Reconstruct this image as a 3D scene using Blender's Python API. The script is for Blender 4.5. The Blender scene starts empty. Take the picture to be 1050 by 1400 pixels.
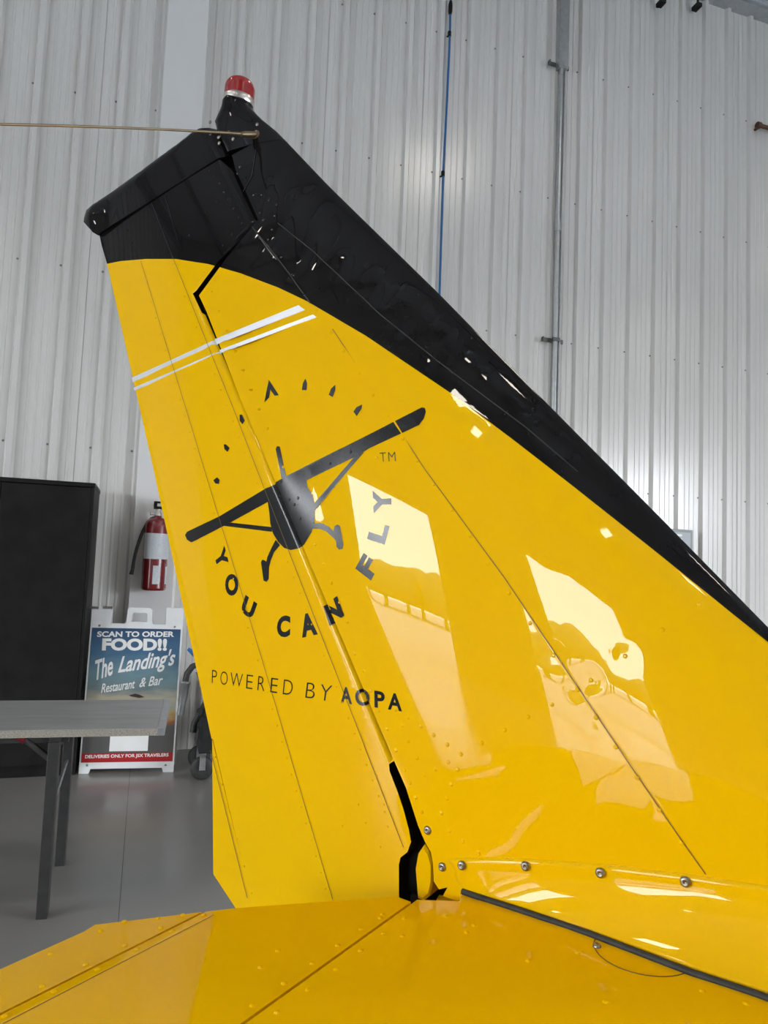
import bpy, bmesh, math, random
import numpy as np
from mathutils import Vector, Matrix
from mathutils.geometry import delaunay_2d_cdt
random.seed(7)
SC = bpy.context.scene
COL = SC.collection

# ------------------------------------------------------------------ camera (image frame 1050 x 1400)
F, CX, CY = 985.0, 525.0, 700.0
def _n(v): return v / np.linalg.norm(v)
_up = _n(np.array([518.0, 13000.0, -F]))
_yy = np.array([1167 - CX, -(803 - CY), -F]); _yy = _n(_yy - _up * np.dot(_yy, _up))
_xx = np.cross(_yy, _up)
ROT = np.array([_xx, _yy, _up])
CAM = np.array([0.0, -1.0, 1.5])
cd = bpy.data.cameras.new('camera'); cam = bpy.data.objects.new('camera', cd); COL.objects.link(cam)
cd.sensor_fit = 'HORIZONTAL'; cd.sensor_width = 36.0; cd.lens = 36.0 * F / 1050.0
cd.clip_start = 0.02; cd.clip_end = 500
m4 = Matrix([list(ROT[i]) + [CAM[i]] for i in range(3)] + [[0, 0, 0, 1]])
cam.matrix_world = m4
SC.camera = cam

# wall frame: u along the panelled wall, v out of it into the hangar
WD = 6.0
WU = np.array([0.62632, 0.77957, 0.0]); WN = np.array([0.77957, -0.62632, 0.0])
W0 = np.array([CAM[0], CAM[1], 0.0]) - WD * WN
def W(u, v, z): return W0 + u * WU + v * WN + np.array([0, 0, z])
HL, HR, HV, HZ = -14.0, 13.0, 20.0, 6.4      # hangar: left, right, depth, eave height (ceiling set below)

# ------------------------------------------------------------------ world and light
wd = bpy.data.worlds.new('sky'); SC.world = wd; wd.use_nodes = True
nt = wd.node_tree; bg = nt.nodes['Background']
tc = nt.nodes.new('ShaderNodeTexCoord'); sx = nt.nodes.new('ShaderNodeSeparateXYZ'); cr = nt.nodes.new('ShaderNodeValToRGB')
nt.links.new(tc.outputs['Generated'], sx.inputs[0]); nt.links.new(sx.outputs['Z'], cr.inputs[0])
cr.color_ramp.elements[0].position = 0.0; cr.color_ramp.elements[0].color = (0.96, 0.98, 1.0, 1)
cr.color_ramp.elements[1].position = 0.7; cr.color_ramp.elements[1].color = (0.66, 0.80, 1.0, 1)
nt.links.new(cr.outputs[0], bg.inputs[0]); bg.inputs[1].default_value = 29.5
LAMP_W = 33.0
LAMP_COL = (1.0, 0.92, 0.80)
SC.view_settings.view_transform = 'Standard'; SC.view_settings.look = 'None'
SC.view_settings.exposure = 0.0; SC.view_settings.gamma = 1.0; SC.view_settings.use_curve_mapping = False
SC.cycles.use_denoising = True
SC.cycles.max_bounces = 10; SC.cycles.diffuse_bounces = 6

# ------------------------------------------------------------------ helpers
def ray(x, y): return _n(ROT @ np.array([x - CX, -(y - CY), -F]))
def hit(x, y, n, d):
    n = np.array(n, float); r = ray(x, y); return CAM + r * (d - np.dot(n, CAM)) / np.dot(n, r)
def on_wall(x, y, v=0.0):
    return hit(x, y, WN, np.dot(WN, W0) + v)
def wall_uvz(p): q = p - W0; return float(np.dot(q, WU)), float(np.dot(q, WN)), float(p[2])
def on_z(x, y, z): return hit(x, y, (0, 0, 1), z)

MATS = {}
def mat(name, col, rough=0.5, metal=0.0, coat=0.0, spec=0.5, noise=None, bump=None, emit=None):
    if name in MATS: return MATS[name]
    m = bpy.data.materials.new(name); m.use_nodes = True; t = m.node_tree; b = t.nodes['Principled BSDF']
    b.inputs['Base Color'].default_value = (*col, 1); b.inputs['Roughness'].default_value = rough
    b.inputs['Metallic'].default_value = metal; b.inputs['Coat Weight'].default_value = coat
    b.inputs['Coat Roughness'].default_value = 0.015; b.inputs['Specular IOR Level'].default_value = spec
    if emit: b.inputs['Emission Color'].default_value = (*emit[0], 1); b.inputs['Emission Strength'].default_value = emit[1]
    co = None
    if noise or bump:
        co = t.nodes.new('ShaderNodeTexCoord')
    if noise:       # (scale, colour 2, amount, stretch)
        sc, c2, amt, st = noise
        mp = t.nodes.new('ShaderNodeMapping'); mp.inputs['Scale'].default_value = st
        nz = t.nodes.new('ShaderNodeTexNoise'); nz.inputs['Scale'].default_value = sc; nz.inputs['Detail'].default_value = 6
        rp = t.nodes.new('ShaderNodeValToRGB'); rp.color_ramp.elements[0].position = 0.5 - amt; rp.color_ramp.elements[1].position = 0.5 + amt
        rp.color_ramp.elements[0].color = (*col, 1); rp.color_ramp.elements[1].color = (*c2, 1)
        t.links.new(co.outputs['Object'], mp.inputs[0]); t.links.new(mp.outputs[0], nz.inputs[0])
        t.links.new(nz.outputs[0], rp.inputs[0]); t.links.new(rp.outputs[0], b.inputs['Base Color'])
    if bump:        # (scale, strength, distance)
        nz = t.nodes.new('ShaderNodeTexNoise'); nz.inputs['Scale'].default_value = bump[0]; nz.inputs['Detail'].default_value = 3
        bp = t.nodes.new('ShaderNodeBump'); bp.inputs['Strength'].default_value = bump[1]; bp.inputs['Distance'].default_value = bump[2]
        t.links.new(co.outputs['Object'], nz.inputs[0]); t.links.new(nz.outputs[0], bp.inputs['Height']); t.links.new(bp.outputs[0], b.inputs['Normal'])
    MATS[name] = m
    return m

YEL = mat('yellow_paint', (0.86, 0.50, 0.001), 0.28, coat=0.4, spec=0.0, noise=(3.0, (0.84, 0.485, 0.001), 0.4, (1, 1, 1)))
BLK = mat('black_paint', (0.006, 0.006, 0.007), 0.25, coat=0.5, spec=0.0, noise=(40.0, (0.009, 0.008, 0.008), 0.3, (1, 1, 1)))
VINYL = mat('black_vinyl', (0.006, 0.006, 0.007), 0.2, spec=0.3, noise=(60.0, (0.012, 0.012, 0.013), 0.3, (1, 1, 1)))
SILVER = mat('silver_vinyl', (0.72, 0.73, 0.75), 0.3, metal=0.35, noise=(50.0, (0.66, 0.67, 0.70), 0.3, (1, 1, 1)))
DARK = mat('dark_gap', (0.004, 0.004, 0.004), 0.8, spec=0.1, noise=(30.0, (0.007, 0.006, 0.005), 0.3, (1, 1, 1)))
SEAM = mat('dark_yellow_seam', (0.16, 0.085, 0.002), 0.6, noise=(30.0, (0.10, 0.055, 0.003), 0.3, (1, 1, 1)))  # dark yellow-brown colour of the skin joints
SEAMB = mat('black_seam', (0.002, 0.002, 0.002), 0.6, noise=(30.0, (0.004, 0.004, 0.004), 0.3, (1, 1, 1)))
STEEL = mat('screw_steel', (0.42, 0.40, 0.37), 0.3, metal=1.0, noise=(200.0, (0.2, 0.19, 0.18), 0.2, (1, 1, 1)))
RUBBER = mat('rubber', (0.018, 0.019, 0.019), 0.55, spec=0.3, noise=(60.0, (0.05, 0.052, 0.05), 0.3, (1, 1, 1)))

def link(name, me, mats, parent=None):
    o = bpy.data.objects.new(name, me)
    for m in (mats if isinstance(mats, (list, tuple)) else [mats]): me.materials.append(m)
    COL.objects.link(o)
    if parent is not None: o.parent = parent
    return o
def raw(name, vs, fs, mats, parent=None, smooth=False, mi=None):
    me = bpy.data.meshes.new(name); me.from_pydata([tuple(map(float, v)) for v in vs], [], fs)
    if mi: me.polygons.foreach_set('material_index', mi)
    if smooth: me.polygons.foreach_set('use_smooth', [True] * len(me.polygons))
    me.update()
    return link(name, me, mats, parent)
def tag(o, label=None, cat=None, group=None, kind=None):
    if label: o['label'] = label
    if cat: o['category'] = cat
    if group: o['group'] = group
    if kind: o['kind'] = kind
    return o
def empty(name, loc=(0, 0, 0), M=None):
    o = bpy.data.objects.new(name, None); COL.objects.link(o); o.empty_display_size = 0.1
    if M is not None: o.matrix_world = M
    else: o.location = tuple(map(float, loc))
    return o
class MB:
    """collects simple solids into one mesh"""
    def __init__(s): s.v = []; s.f = []; s.sm = []
    def add(s, vs, fs, sm=False):
        k = len(s.v); s.v += [tuple(map(float, p)) for p in vs]; s.f += [tuple(i + k for i in f) for f in fs]; s.sm += [sm] * len(fs)
    def box(s, a, b, T=None, bev=0.0):
        a, b = np.minimum(a, b), np.maximum(a, b)
        if bev > 0:
            bm = bmesh.new(); bmesh.ops.create_cube(bm, size=1.0)
            for v in bm.verts: v.co = Vector([(a[i] + b[i]) / 2 + v.co[i] * (b[i] - a[i]) for i in range(3)])
            bmesh.ops.bevel(bm, geom=bm.edges[:], offset=bev, segments=2, profile=0.6, affect='EDGES')
            vs = [np.array(v.co) for v in bm.verts]; bm.verts.index_update(); fs = [[v.index for v in f.verts] for f in bm.faces]; bm.free()
        else:
            vs = [np.array((x, y, z)) for x in (a[0], b[0]) for y in (a[1], b[1]) for z in (a[2], b[2])]
            fs = [(0, 1, 3, 2), (4, 6, 7, 5), (0, 4, 5, 1), (2, 3, 7, 6), (0, 2, 6, 4), (1, 5, 7, 3)]
        if T is not None: vs = [T(v) for v in vs]
        s.add(vs, fs)
    def tube(s, pts, r, seg=10, caps=True):
        pts = [np.array(p, float) for p in pts]; n = len(pts); rs = r if hasattr(r, '__len__') else [r] * n
        ref = None; vs = []
        for i, p in enumerate(pts):
            t = _n(pts[min(i + 1, n - 1)] - pts[max(i - 1, 0)])
            if ref is None: ref = np.array([0, 0, 1.0]) if abs(t[2]) < 0.9 else np.array([1.0, 0, 0])
            a = _n(ref - t * np.dot(ref, t)); b = np.cross(t, a); ref = a
            for k in range(seg):
                an = 2 * math.pi * k / seg; vs.append(p + rs[i] * (math.cos(an) * a + math.sin(an) * b))
        fs = [(i * seg + k, i * seg + (k + 1) % seg, (i + 1) * seg + (k + 1) % seg, (i + 1) * seg + k) for i in range(n - 1) for k in range(seg)]
        s.add(vs, fs, True)
        if caps:
            s.add(vs[:seg], [tuple(reversed(range(seg)))]); s.add(vs[-seg:], [tuple(range(seg))])
    def lathe(s, prof, o, ax, seg=20):
        """prof: (radius, height along ax)"""
        ax = _n(np.array(ax, float)); t = np.array([1.0, 0, 0]) if abs(ax[0]) < 0.9 else np.array([0, 1.0, 0])
        a = _n(np.cross(ax, t)); b = np.cross(ax, a); vs = []
        for r, h in prof:
            for k in range(seg):
                an = 2 * math.pi * k / seg; vs.append(np.array(o) + ax * h + r * (math.cos(an) * a + math.sin(an) * b))
        fs = [(i * seg + k, i * seg + (k + 1) % seg, (i + 1) * seg + (k + 1) % seg, (i + 1) * seg + k) for i in range(len(prof) - 1) for k in range(seg)]
        s.add(vs, fs, True)
        s.add(vs[:seg], [tuple(reversed(range(seg)))]); s.add(vs[-seg:], [tuple(range(seg))])
    def build(s, name, m, parent=None):
        me = bpy.data.meshes.new(name); me.from_pydata(s.v, [], s.f); me.polygons.foreach_set('use_smooth', s.sm); me.update()
        bm = bmesh.new(); bm.from_mesh(me); bmesh.ops.recalc_face_normals(bm, faces=bm.faces[:]); bm.to_mesh(me); bm.free()
        return link(name, me, m, parent)

def text_flat(s, bold=0.0, spacing=1.0, shear=0.0):
    """letter outlines as flat triangles: vertices normalised so x in 0..1 and y in 0..1 over the cap box"""
    cu = bpy.data.curves.new('t', 'FONT'); cu.body = s; cu.offset = bold; cu.space_character = spacing; cu.shear = shear; cu.resolution_u = 4
    ob = bpy.data.objects.new('t', cu); COL.objects.link(ob)
    dg = bpy.context.evaluated_depsgraph_get(); me = bpy.data.meshes.new_from_object(ob.evaluated_get(dg))
    bm = bmesh.new(); bm.from_mesh(me); bmesh.ops.triangulate(bm, faces=bm.faces[:]); bmesh.ops.remove_doubles(bm, verts=bm.verts[:], dist=1e-5)
    bm.verts.index_update()
    v = np.array([(p.co.x, p.co.y) for p in bm.verts]); f = [tuple(q.index for q in fa.verts) for fa in bm.faces]
    bm.free(); bpy.data.objects.remove(ob); bpy.data.curves.remove(cu); bpy.data.meshes.remove(me)
    lo, hi = v.min(0), v.max(0)
    return (v - lo) / (hi - lo), f
def inside(poly, pts):
    poly = np.asarray(poly); x, y = pts[:, 0], pts[:, 1]; c = np.zeros(len(pts), bool); n = len(poly)
    for i in range(n):
        x1, y1 = poly[i]; x2, y2 = poly[i - 1]
        with np.errstate(divide='ignore', invalid='ignore'):
            k = ((y1 > y) != (y2 > y)) & (x < (x2 - x1) * (y - y1) / (y2 - y1 + 1e-30) + x1)
        c ^= k
    return c
def seg_dist(poly, pts, closed=True):
    poly = np.asarray(poly); d = np.full(len(pts), 1e9); n = len(poly)
    for i in range(n if closed else n - 1):
        a = poly[i]; b = poly[(i + 1) % n]; ab = b - a
        t = np.clip(((pts - a) @ ab) / (ab @ ab + 1e-30), 0, 1)
        d = np.minimum(d, np.linalg.norm(pts - (a + t[:, None] * ab), axis=1))
    return d

# ================================================================== STRUCTURE
WALLM = mat('wall_liner_paint', (0.655, 0.645, 0.625), 0.24, spec=0.75, noise=(2.0, (0.605, 0.597, 0.578), 0.35, (6, 6, 0.4)))
TRIMM = mat('column_cover_paint', (0.72, 0.72, 0.72), 0.45, noise=(1.5, (0.66, 0.66, 0.66), 0.3, (1, 1, 1)))
FLOORM = mat('epoxy_floor', (0.25, 0.24, 0.222), 0.22, spec=0.45, noise=(1.1, (0.20, 0.195, 0.185), 0.25, (1, 1, 1)))
GALV = mat('galvanised', (0.55, 0.57, 0.58), 0.35, metal=0.9, noise=(25.0, (0.42, 0.44, 0.46), 0.3, (1, 1, 1)))
CEILM = mat('roof_liner_paint', (0.62, 0.62, 0.62), 0.5, noise=(1.0, (0.56, 0.56, 0.56), 0.3, (1, 1, 1)))
INNER = mat('dimmed_wall_liner', (0.42, 0.41, 0.39), 0.5, noise=(1.0, (0.36, 0.35, 0.34), 0.3, (1, 1, 1)))  # same liner as the ribbed wall, with backlit dimness put into the colour

RIB = 0.3055
RIB0 = -0.4385 + 0.022
eave = wall_uvz(on_wall(1000, 16))[2]
HZ = eave + 0.35
def Wm(u, v, z=0.0):       # matrix: local x = along wall, y = out of wall
    p = W(u, v, z)
    return Matrix([[WU[0], WN[0], 0, p[0]], [WU[1], WN[1], 0, p[1]], [0, 0, 1, p[2]], [0, 0, 0, 1]])
# floor in saw-cut slabs
floor = raw('floor', [W(HL, 0, -0.03), W(HR, 0, -0.03), W(HR, HV, -0.03), W(HL, HV, -0.03)], [(0, 1, 2, 3)], DARK); tag(floor, kind='structure')
ju = wall_uvz(on_z(168, 1180, 0)); jv = ju[1]
us = [HL] + [ju[0] + 3.66 * k for k in range(-3, 5) if HL < ju[0] + 3.66 * k < HR] + [HR]
vs_ = [0.0, 4.1, 7.76, 11.42, 15.08, HV]
for i in range(len(us) - 1):
    for j in range(len(vs_) - 1):
        b = MB(); b.box((us[i] + 0.0008, vs_[j] + 0.0008, -0.029), (us[i + 1] - 0.0008, vs_[j + 1] - 0.0008, 0), T=lambda p: W(p[0], p[1], p[2]))
        b.build('floor_slab', FLOORM, floor)
# back wall of ribbed liner sheets
wall = raw('wall_back', [W(HL - .3, -0.012, -.03), W(HR + .3, -0.012, -.03), W(HR + .3, -0.012, HZ + .1), W(HL - .3, -0.012, HZ + .1)], [(0, 1, 2, 3)], INNER); tag(wall, kind='structure')
prof = []
for r in range(3):
    c = RIB * (r + 0.5)
    prof += [(c - 0.036, 0), (c - 0.019, 0.037), (c + 0.019, 0.037), (c + 0.036, 0)]
    for q in ((0.095, 0.152, 0.209)):
        if r < 2 or q < 0.10: prof += [(c + q - 0.011, 0), (c + q - 0.006, 0.004), (c + q + 0.006, 0.004), (c + q + 0.011, 0)]
prof = [(0, 0), (RIB / 2 - 0.107, 0), (RIB / 2 - 0.102, 0.004), (RIB / 2 - 0.09, 0.004), (RIB / 2 - 0.085, 0)] + prof + [(RIB * 3 - 0.006, 0), (RIB * 3 - 0.003, -0.004), (RIB * 3, -0.004)]
pv = [(x, y, z) for z in (0.0, HZ) for x, y in prof]; npf = len(prof)
pme = bpy.data.meshes.new('wall_panel'); pme.from_pydata(pv, [], [(i, i + 1, npf + i + 1, npf + i) for i in range(npf - 1)]); pme.materials.append(WALLM)
k0 = math.floor((HL - RIB0) / (3 * RIB)) + 1
for k in range(k0, k0 + 28):
    o = bpy.data.objects.new('wall_panel', pme); COL.objects.link(o); o.matrix_world = Wm(RIB0 + 3 * RIB * k - RIB / 2, 0); o.parent = wall
# screws holding the sheets: rows along the girts
b = MB()
SCM = mat('screw_head_grey', (0.25, 0.25, 0.25), 0.4, metal=0.6, noise=(40.0, (0.2, 0.2, 0.2), 0.3, (1, 1, 1)))
for (px, py) in ((106, 126), (786, 279), (781, 470), (886, 675), (789, 99)):
    u, v, z = wall_uvz(on_wall(px, py)); u -= round((u - 0) / RIB) * RIB
    for k in range(-22, 24):
        b.lathe([(0.009, 0), (0.009, 0.003), (0.0055, 0.004), (0.0055, 0.009)], W(u + k * RIB, 0, z), WN, 6)
o = b.build('wall_screws', SCM, wall); tag(o, kind='stuff')
# steel column cover
ul, ur = wall_uvz(on_wall(230, 0, 0.09))[0], wall_uvz(on_wall(286, 0, 0.03))[0]
b = MB(); b.box((ul, 0.0, 0), (ur, 0.09, HZ), T=lambda p: W(*p), bev=0.006)
colo = b.build('trim_1', TRIMM); tag(colo, kind='structure')
# eave beam and ceiling
be = MB()
for (z0, z1, v0, v1) in ((eave, eave + 0.07, 0, 0.16), (eave + 0.07, eave + 0.10, 0, 0.19), (eave + 0.10, eave + 0.30, 0, 0.15), (eave + 0.30, eave + 0.35, 0, 0.22)):
    be.box((HL, v0, z0), (HR, v1, z1), T=lambda p: W(*p))
o = be.build('trim_2', GALV); tag(o, kind='structure')
ceil_ = raw('ceiling', [W(HL, 0, HZ), W(HR, 0, HZ), W(HR, HV, HZ), W(HL, HV, HZ)], [(3, 2, 1, 0)], CEILM); tag(ceil_, kind='structure')
for k in range(1, 13):
    b = MB(); vv = HV * k / 13
    b.box((HL, vv - 0.04, HZ - 0.2), (HR, vv + 0.04, HZ), T=lambda p: W(*p)); b.build('purlin', GALV, ceil_)
# other walls: the big door stands open in the left wall, a second one on the front wall
def wall_holes(name, P, w, h, holes):
    """P(a,z) -> point; holes (a0,a1,z1) from the floor"""
    b = MB(); xs = [0] + [x for hl in holes for x in hl[:2]] + [w]
    q = lambda a0, a1, z0, z1: b.add([P(a0 - (.05 if a0 == 0 else 0), z0 - .03), P(a1 + .02, z0 - .03), P(a1 + .02, z1 + .05 * (z1 == h)), P(a0 - (.05 if a0 == 0 else 0), z1 + .05 * (z1 == h))], [(0, 1, 2, 3)])
    for i in range(0, len(xs), 2): q(xs[i], xs[i + 1], 0, h)
    for a0, a1, z1 in holes: q(a0, a1, z1, h)
    return tag(b.build(name, INNER), kind='structure')
DOOR_L = (4.3, 7.1, 4.4)
DOOR_M = (10.1, 13.9, 4.4)
DOOR_R = (9.0, 17.5, 4.2)
wall_holes('wall_left', lambda a, z: W(HL, a, z), HV, HZ, [DOOR_L, DOOR_M])
wall_holes('wall_front', lambda a, z: W(HL + a, HV, z), HR - HL, HZ, [])
wall_holes('wall_right', lambda a, z: W(HR, a, z), HV, HZ, [DOOR_R])
# apron and tree line outside
APR = mat('apron_concrete', (0.42, 0.41, 0.39), 0.8, noise=(0.3, (0.36, 0.35, 0.33), 0.3, (1, 1, 1)))
ap = raw('ground', [W(-120, -60, -0.05), W(120, -60, -0.05), W(120, 140, -0.05), W(-120, 140, -0.05)], [(0, 1, 2, 3)], APR); tag(ap, kind='structure')
LEAF = mat('tree_leaf', (0.05, 0.075, 0.03), 0.8, noise=(1.5, (0.09, 0.12, 0.05), 0.3, (1, 1, 1)))
b = MB()
for k in range(90):
    a = -70 + k * 2.1 + random.uniform(-1, 1); c = W(HL - 42 + random.uniform(-3, 3), a, 0) if k < 62 else W(HR + 40 + random.uniform(-3, 3), (k - 62) * 3.2 - 20, 0)
    r = random.uniform(1.8, 2.9)
    b.lathe([(0.25, 0), (0.22, 1.0), (r * .75, 0.9), (r, 1.6 + r * .35), (r * .88, 1.7 + r * .8), (r * .45, 1.6 + r * 1.15), (0.05, 1.6 + r * 1.3)], c, (0, 0, 1), 9)
o = b.build('tree_line', LEAF); tag(o, 'dark row of trees beyond the apron outside the open hangar doors', 'trees', kind='stuff')
# ceiling lamps (their light lives here)
LAMPH = mat('lamp_housing', (0.6, 0.6, 0.6), 0.4, noise=(10.0, (0.55, 0.55, 0.55), 0.3, (1, 1, 1)))
LAMPE = mat('lamp_diffuser', (0.9, 0.9, 0.9), 0.4, noise=(10.0, (0.88, 0.88, 0.88), 0.3, (1, 1, 1)), emit=(LAMP_COL, 8.0))
n = 0
_P = on_wall(592, 235); _r = ray(592, 235); _r = _r - 2 * np.dot(_r, WN) * WN; _q = wall_uvz(_P + _r * (HZ - 0.36 - _P[2]) / _r[2])   # the lamp mirrored in the wall sheets
LU = [_q[0] + 8 * k for k in range(-4, 5) if HL + 1 < _q[0] + 8 * k < HR - 1]; LV = [_q[1] + 5.2 * k for k in range(-2, 4) if 2 < _q[1] + 5.2 * k < HV - 1]
NTH = ['first', 'second', 'third', 'fourth', 'fifth', 'sixth']
for iu, u in enumerate(LU):
    for iv, v in enumerate(LV):
        n += 1
        e = empty('ceiling_lamp', M=Wm(u, v, HZ - 0.35)); tag(e, 'high-bay ceiling lamp %s from left in %s row from ribbed wall' % (NTH[iu], NTH[iv]), 'lamp', 'high-bay ceiling lamps')
        b = MB(); b.box((-0.6, -0.16, 0.02), (0.6, 0.16, 0.09), bev=0.01); b.box((-0.5, -0.01, 0.08), (-0.48, 0.01, 0.34)); b.box((0.48, -0.01, 0.08), (0.5, 0.01, 0.34)); b.build('housing', LAMPH, e)
        b = MB(); b.box((-0.58, -0.14, 0.0), (0.58, 0.14, 0.02)); b.build('diffuser', LAMPE, e)
        ld = bpy.data.lights.new('lamp_light', 'AREA'); ld.shape = 'RECTANGLE'; ld.size = 1.15; ld.size_y = 0.27; ld.energy = LAMP_W; ld.color = LAMP_COL
        lo = bpy.data.objects.new('lamp_light', ld); COL.objects.link(lo); lo.parent = e; lo.location = (0, 0, -0.01)
for nm, (a0, a1, z1), P, nrm in (('portal_left', DOOR_L, lambda a, z: W(HL - .05, a, z), WU), ('portal_middle', DOOR_M, lambda a, z: W(HL - .05, a, z), WU), ('portal_right', DOOR_R, lambda a, z: W(HR + .05, a, z), -WU)):
    ld = bpy.data.lights.new(nm, 'AREA'); ld.shape = 'RECTANGLE'; ld.size = a1 - a0; ld.size_y = z1; ld.cycles.is_portal = True
    lo = bpy.data.objects.new(nm, ld); COL.objects.link(lo)
    zax = Vector(-nrm); yax = Vector((0, 0, 1)); xax = yax.cross(zax)
    M = Matrix((xax, yax, zax)).transposed().to_4x4(); M.translation = Vector(P((a0 + a1) / 2, z1 / 2)); lo.matrix_world = M

# ================================================================== AIRPLANE TAIL
# fin plane is y = 0 (x forward, z up); the skin towards the camera is y = -thick(x, z)
def LEx(z):  return np.interp(z, [0.8, 1.10, 1.445, 1.582, 1.808, 1.947, 2.192, 2.326, 2.6], [0.56, 0.235, -0.088, -0.217, -0.432, -0.563, -0.802, -0.926, -1.18])
HG = [-1.068, 1.984, 0.6144]
def HGx(z):  return HG[0] + (HG[1] - z) * HG[2]
def TEx(z):  return -1.489 + (2.255 - z) * 0.4305
def naca(c, t): c = np.clip(c, 0, 1); return 5 * t * (0.2969 * np.sqrt(c) - 0.126 * c - 0.3516 * c ** 2 + 0.2843 * c ** 3 - 0.1015 * c ** 4)
SEAM_A = None
DENTS = []
TC = 0.088
def thick0(x, z):
    le = LEx(z); ch = le - TEx(z)
    return ch * naca((le - x) / ch, TC)
SURF = thick0
def px_fin(x, y, fn=None):
    """image point -> (x, z) on the skin"""
    fn = fn or SURF
    t = 0.04
    for _ in range(6):
        p = hit(x, y, (0, 1, 0), -t); t = float(fn(np.array([p[0]]), np.array([p[2]]))[0])
    return p[0], p[2]
def PX(l): return np.array([px_fin(*q) for q in l])
_h0, _h1 = PX([(277.5, 427), (538, 1040)])
HG[:] = [_h0[0], _h0[1], (_h1[0] - _h0[0]) / (_h0[1] - _h1[1])]
NOSE = PX([(545, 1060), (400, 711), (277, 424), (266, 402)])        # hinge line
HORN = PX([(351, 296), (322, 236), (297, 180)])
seamA = PX([(345, 310), (425, 415), (455, 450), (580, 640), (690, 790), (940, 1160), (965, 1200)])
PAINT = PX([(140, 362), (165, 357), (200, 354), (240, 354), (285, 361), (330, 374), (380, 393), (420, 412), (500, 459), (620, 540), (700, 600), (780, 662), (900, 757), (1000, 838)])
_pe = PAINT[-1] + (PAINT[-1] - PAINT[-2]) * 6
PAINT = np.vstack([PAINT[0] + (PAINT[0] - PAINT[1]) * 2, PAINT, _pe])
for (x, y, r, d) in [(757, 893, .016, .0007), (808, 930, .020, .0009), (789, 943, .014, .0007), (854, 897, .020, .0009), (815, 983, .014, .0006), (842, 1021, .013, .0005), (872, 1063, .013, .0005), (902, 1107, .012, .0004),
                     (455, 455, .02, .0007), (470, 480, .018, .0006), (492, 510, .018, .0006), (350, 268, .02, .0009), (372, 275, .02, .0009), (365, 325, .018, .0007), (385, 350, .018, .0007), (402, 376, .016, .0006), (416, 402, .015, .0006),
                     (400, 268, .016, .0007), (426, 266, .016, .0007), (400, 345, .08, .0045), (470, 405, .07, .003), (655, 1120, .05, .0012), (690, 1140, .03, .0008), (585, 1135, .016, .0008), (640, 1150, .02, .0006)]:
    q = px_fin(x, y); DENTS.append((q[0], q[1], r, d))
AL0 = float(np.dot(px_fin(445, 300), (0.7071, -0.7071)))
def bulges(x, z):
    out = np.zeros_like(x)
    sm3 = lambda q: np.clip(q, 0, 1) ** 2 * (3 - 2 * np.clip(q, 0, 1))
    sa = np.interp(-z, -seamA[:, 1], seamA[:, 0]); h = HGx(z)
    tp = 0.032 * np.clip(1.5 - z, 0, 0.30) - 0.045 * np.clip(z - 1.5, 0, 0.40)      # the skin swells towards the root
    p = np.clip((x - h) / (sa - h + 1e-9), 0, 1)
    g = np.clip((z - 1.02) / 0.25, 0, 1) * np.clip((2.05 - z) / 0.3, 0, 1)
    out += (0.0012 * 4 * p * (1 - p) + tp * sm3(p / 0.3)) * g * (x < sa)
    le = LEx(z); p2 = np.clip((x - sa) / (le - sa + 1e-9), 0, 1)
    out += (0.0012 * 4 * p2 * (1 - p2) + tp * sm3((1 - p2) / 0.45)) * g * (x >= sa)
    for dx, dz, r, d in DENTS:
        rr = ((x - dx) ** 2 + (z - dz) ** 2) / (r * r)
        out -= 0.8 * d * np.exp(-rr * 1.5)
    # wavy skin of the black nose, creased across the sweep
    al = (x - z) * 0.7071; w = np.clip((z - np.interp(x, PAINT[:, 0], PAINT[:, 1])) / 0.06, 0, 1) * np.clip((z - 1.72) / 0.22, 0, 1) * np.clip((x - h) / 0.05, 0, 1) * np.clip((le - x - 0.03) / 0.07, 0, 1)
    s = np.abs(np.sin((al - AL0) * math.pi / 0.088 + 0.5 * np.sin((x + z) * 9))); out += w * 0.0026 * np.sqrt(s * s + 0.004)
    return out
def round_nose(x, z, T):
    pts = np.stack([x, z], 1)
    d = seg_dist(NOSE, pts, False); f = np.where(d < 0.013, 0.55 + 0.45 * np.sqrt(np.clip(1 - (1 - d / 0.013) ** 2, 0, 1)), 1.0)
    d2 = seg_dist(HORN, pts, False); f2 = np.where(d2 < 0.022, 0.12 + 0.88 * np.sqrt(np.clip(1 - (1 - d2 / 0.022) ** 2, 0, 1)), 1.0)
    return T * np.minimum(f, f2)
def thick_fin(x, z): return thick0(x, z) + bulges(x, z)
SURF = lambda x, z: np.where(x < HGx(z), thick0(x, z), thick_fin(x, z))     # from here on points are laid on the bulged skin
_paint_px = [(140, 362), (165, 357), (200, 354), (240, 354), (285, 361), (330, 374), (380, 393), (420, 412), (500, 459), (620, 540), (700, 600), (780, 662), (900, 757), (1000, 838)]
_s2 = PX([(345, 310), (425, 415), (455, 450), (580, 640), (690, 790), (940, 1160), (965, 1200)]); _p2 = PX(_paint_px)
seamA = _s2; PAINT = np.vstack([_p2[0] + (_p2[0] - _p2[1]) * 2, _p2, _p2[-1] + (_p2[-1] - _p2[-2]) * 6])
def thick_rud(x, z):
    T = np.maximum(thick0(x, z), 0.0025)
    wv = 0.00025 * np.sin(z * 23 + 1) * np.clip((x - TEx(z)) / 0.1, 0, 1)
    return round_nose(x, z, T + wv)
def grad_n(fn, x, z, e=0.0012):
    gx = (fn(x + e, z) - fn(x - e, z)) / (2 * e); gz = (fn(x, z + e) - fn(x, z - e)) / (2 * e)
    n = np.stack([-gx, -np.ones_like(gx), -gz], 1)
    return n / np.linalg.norm(n, axis=1)[:, None]

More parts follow.
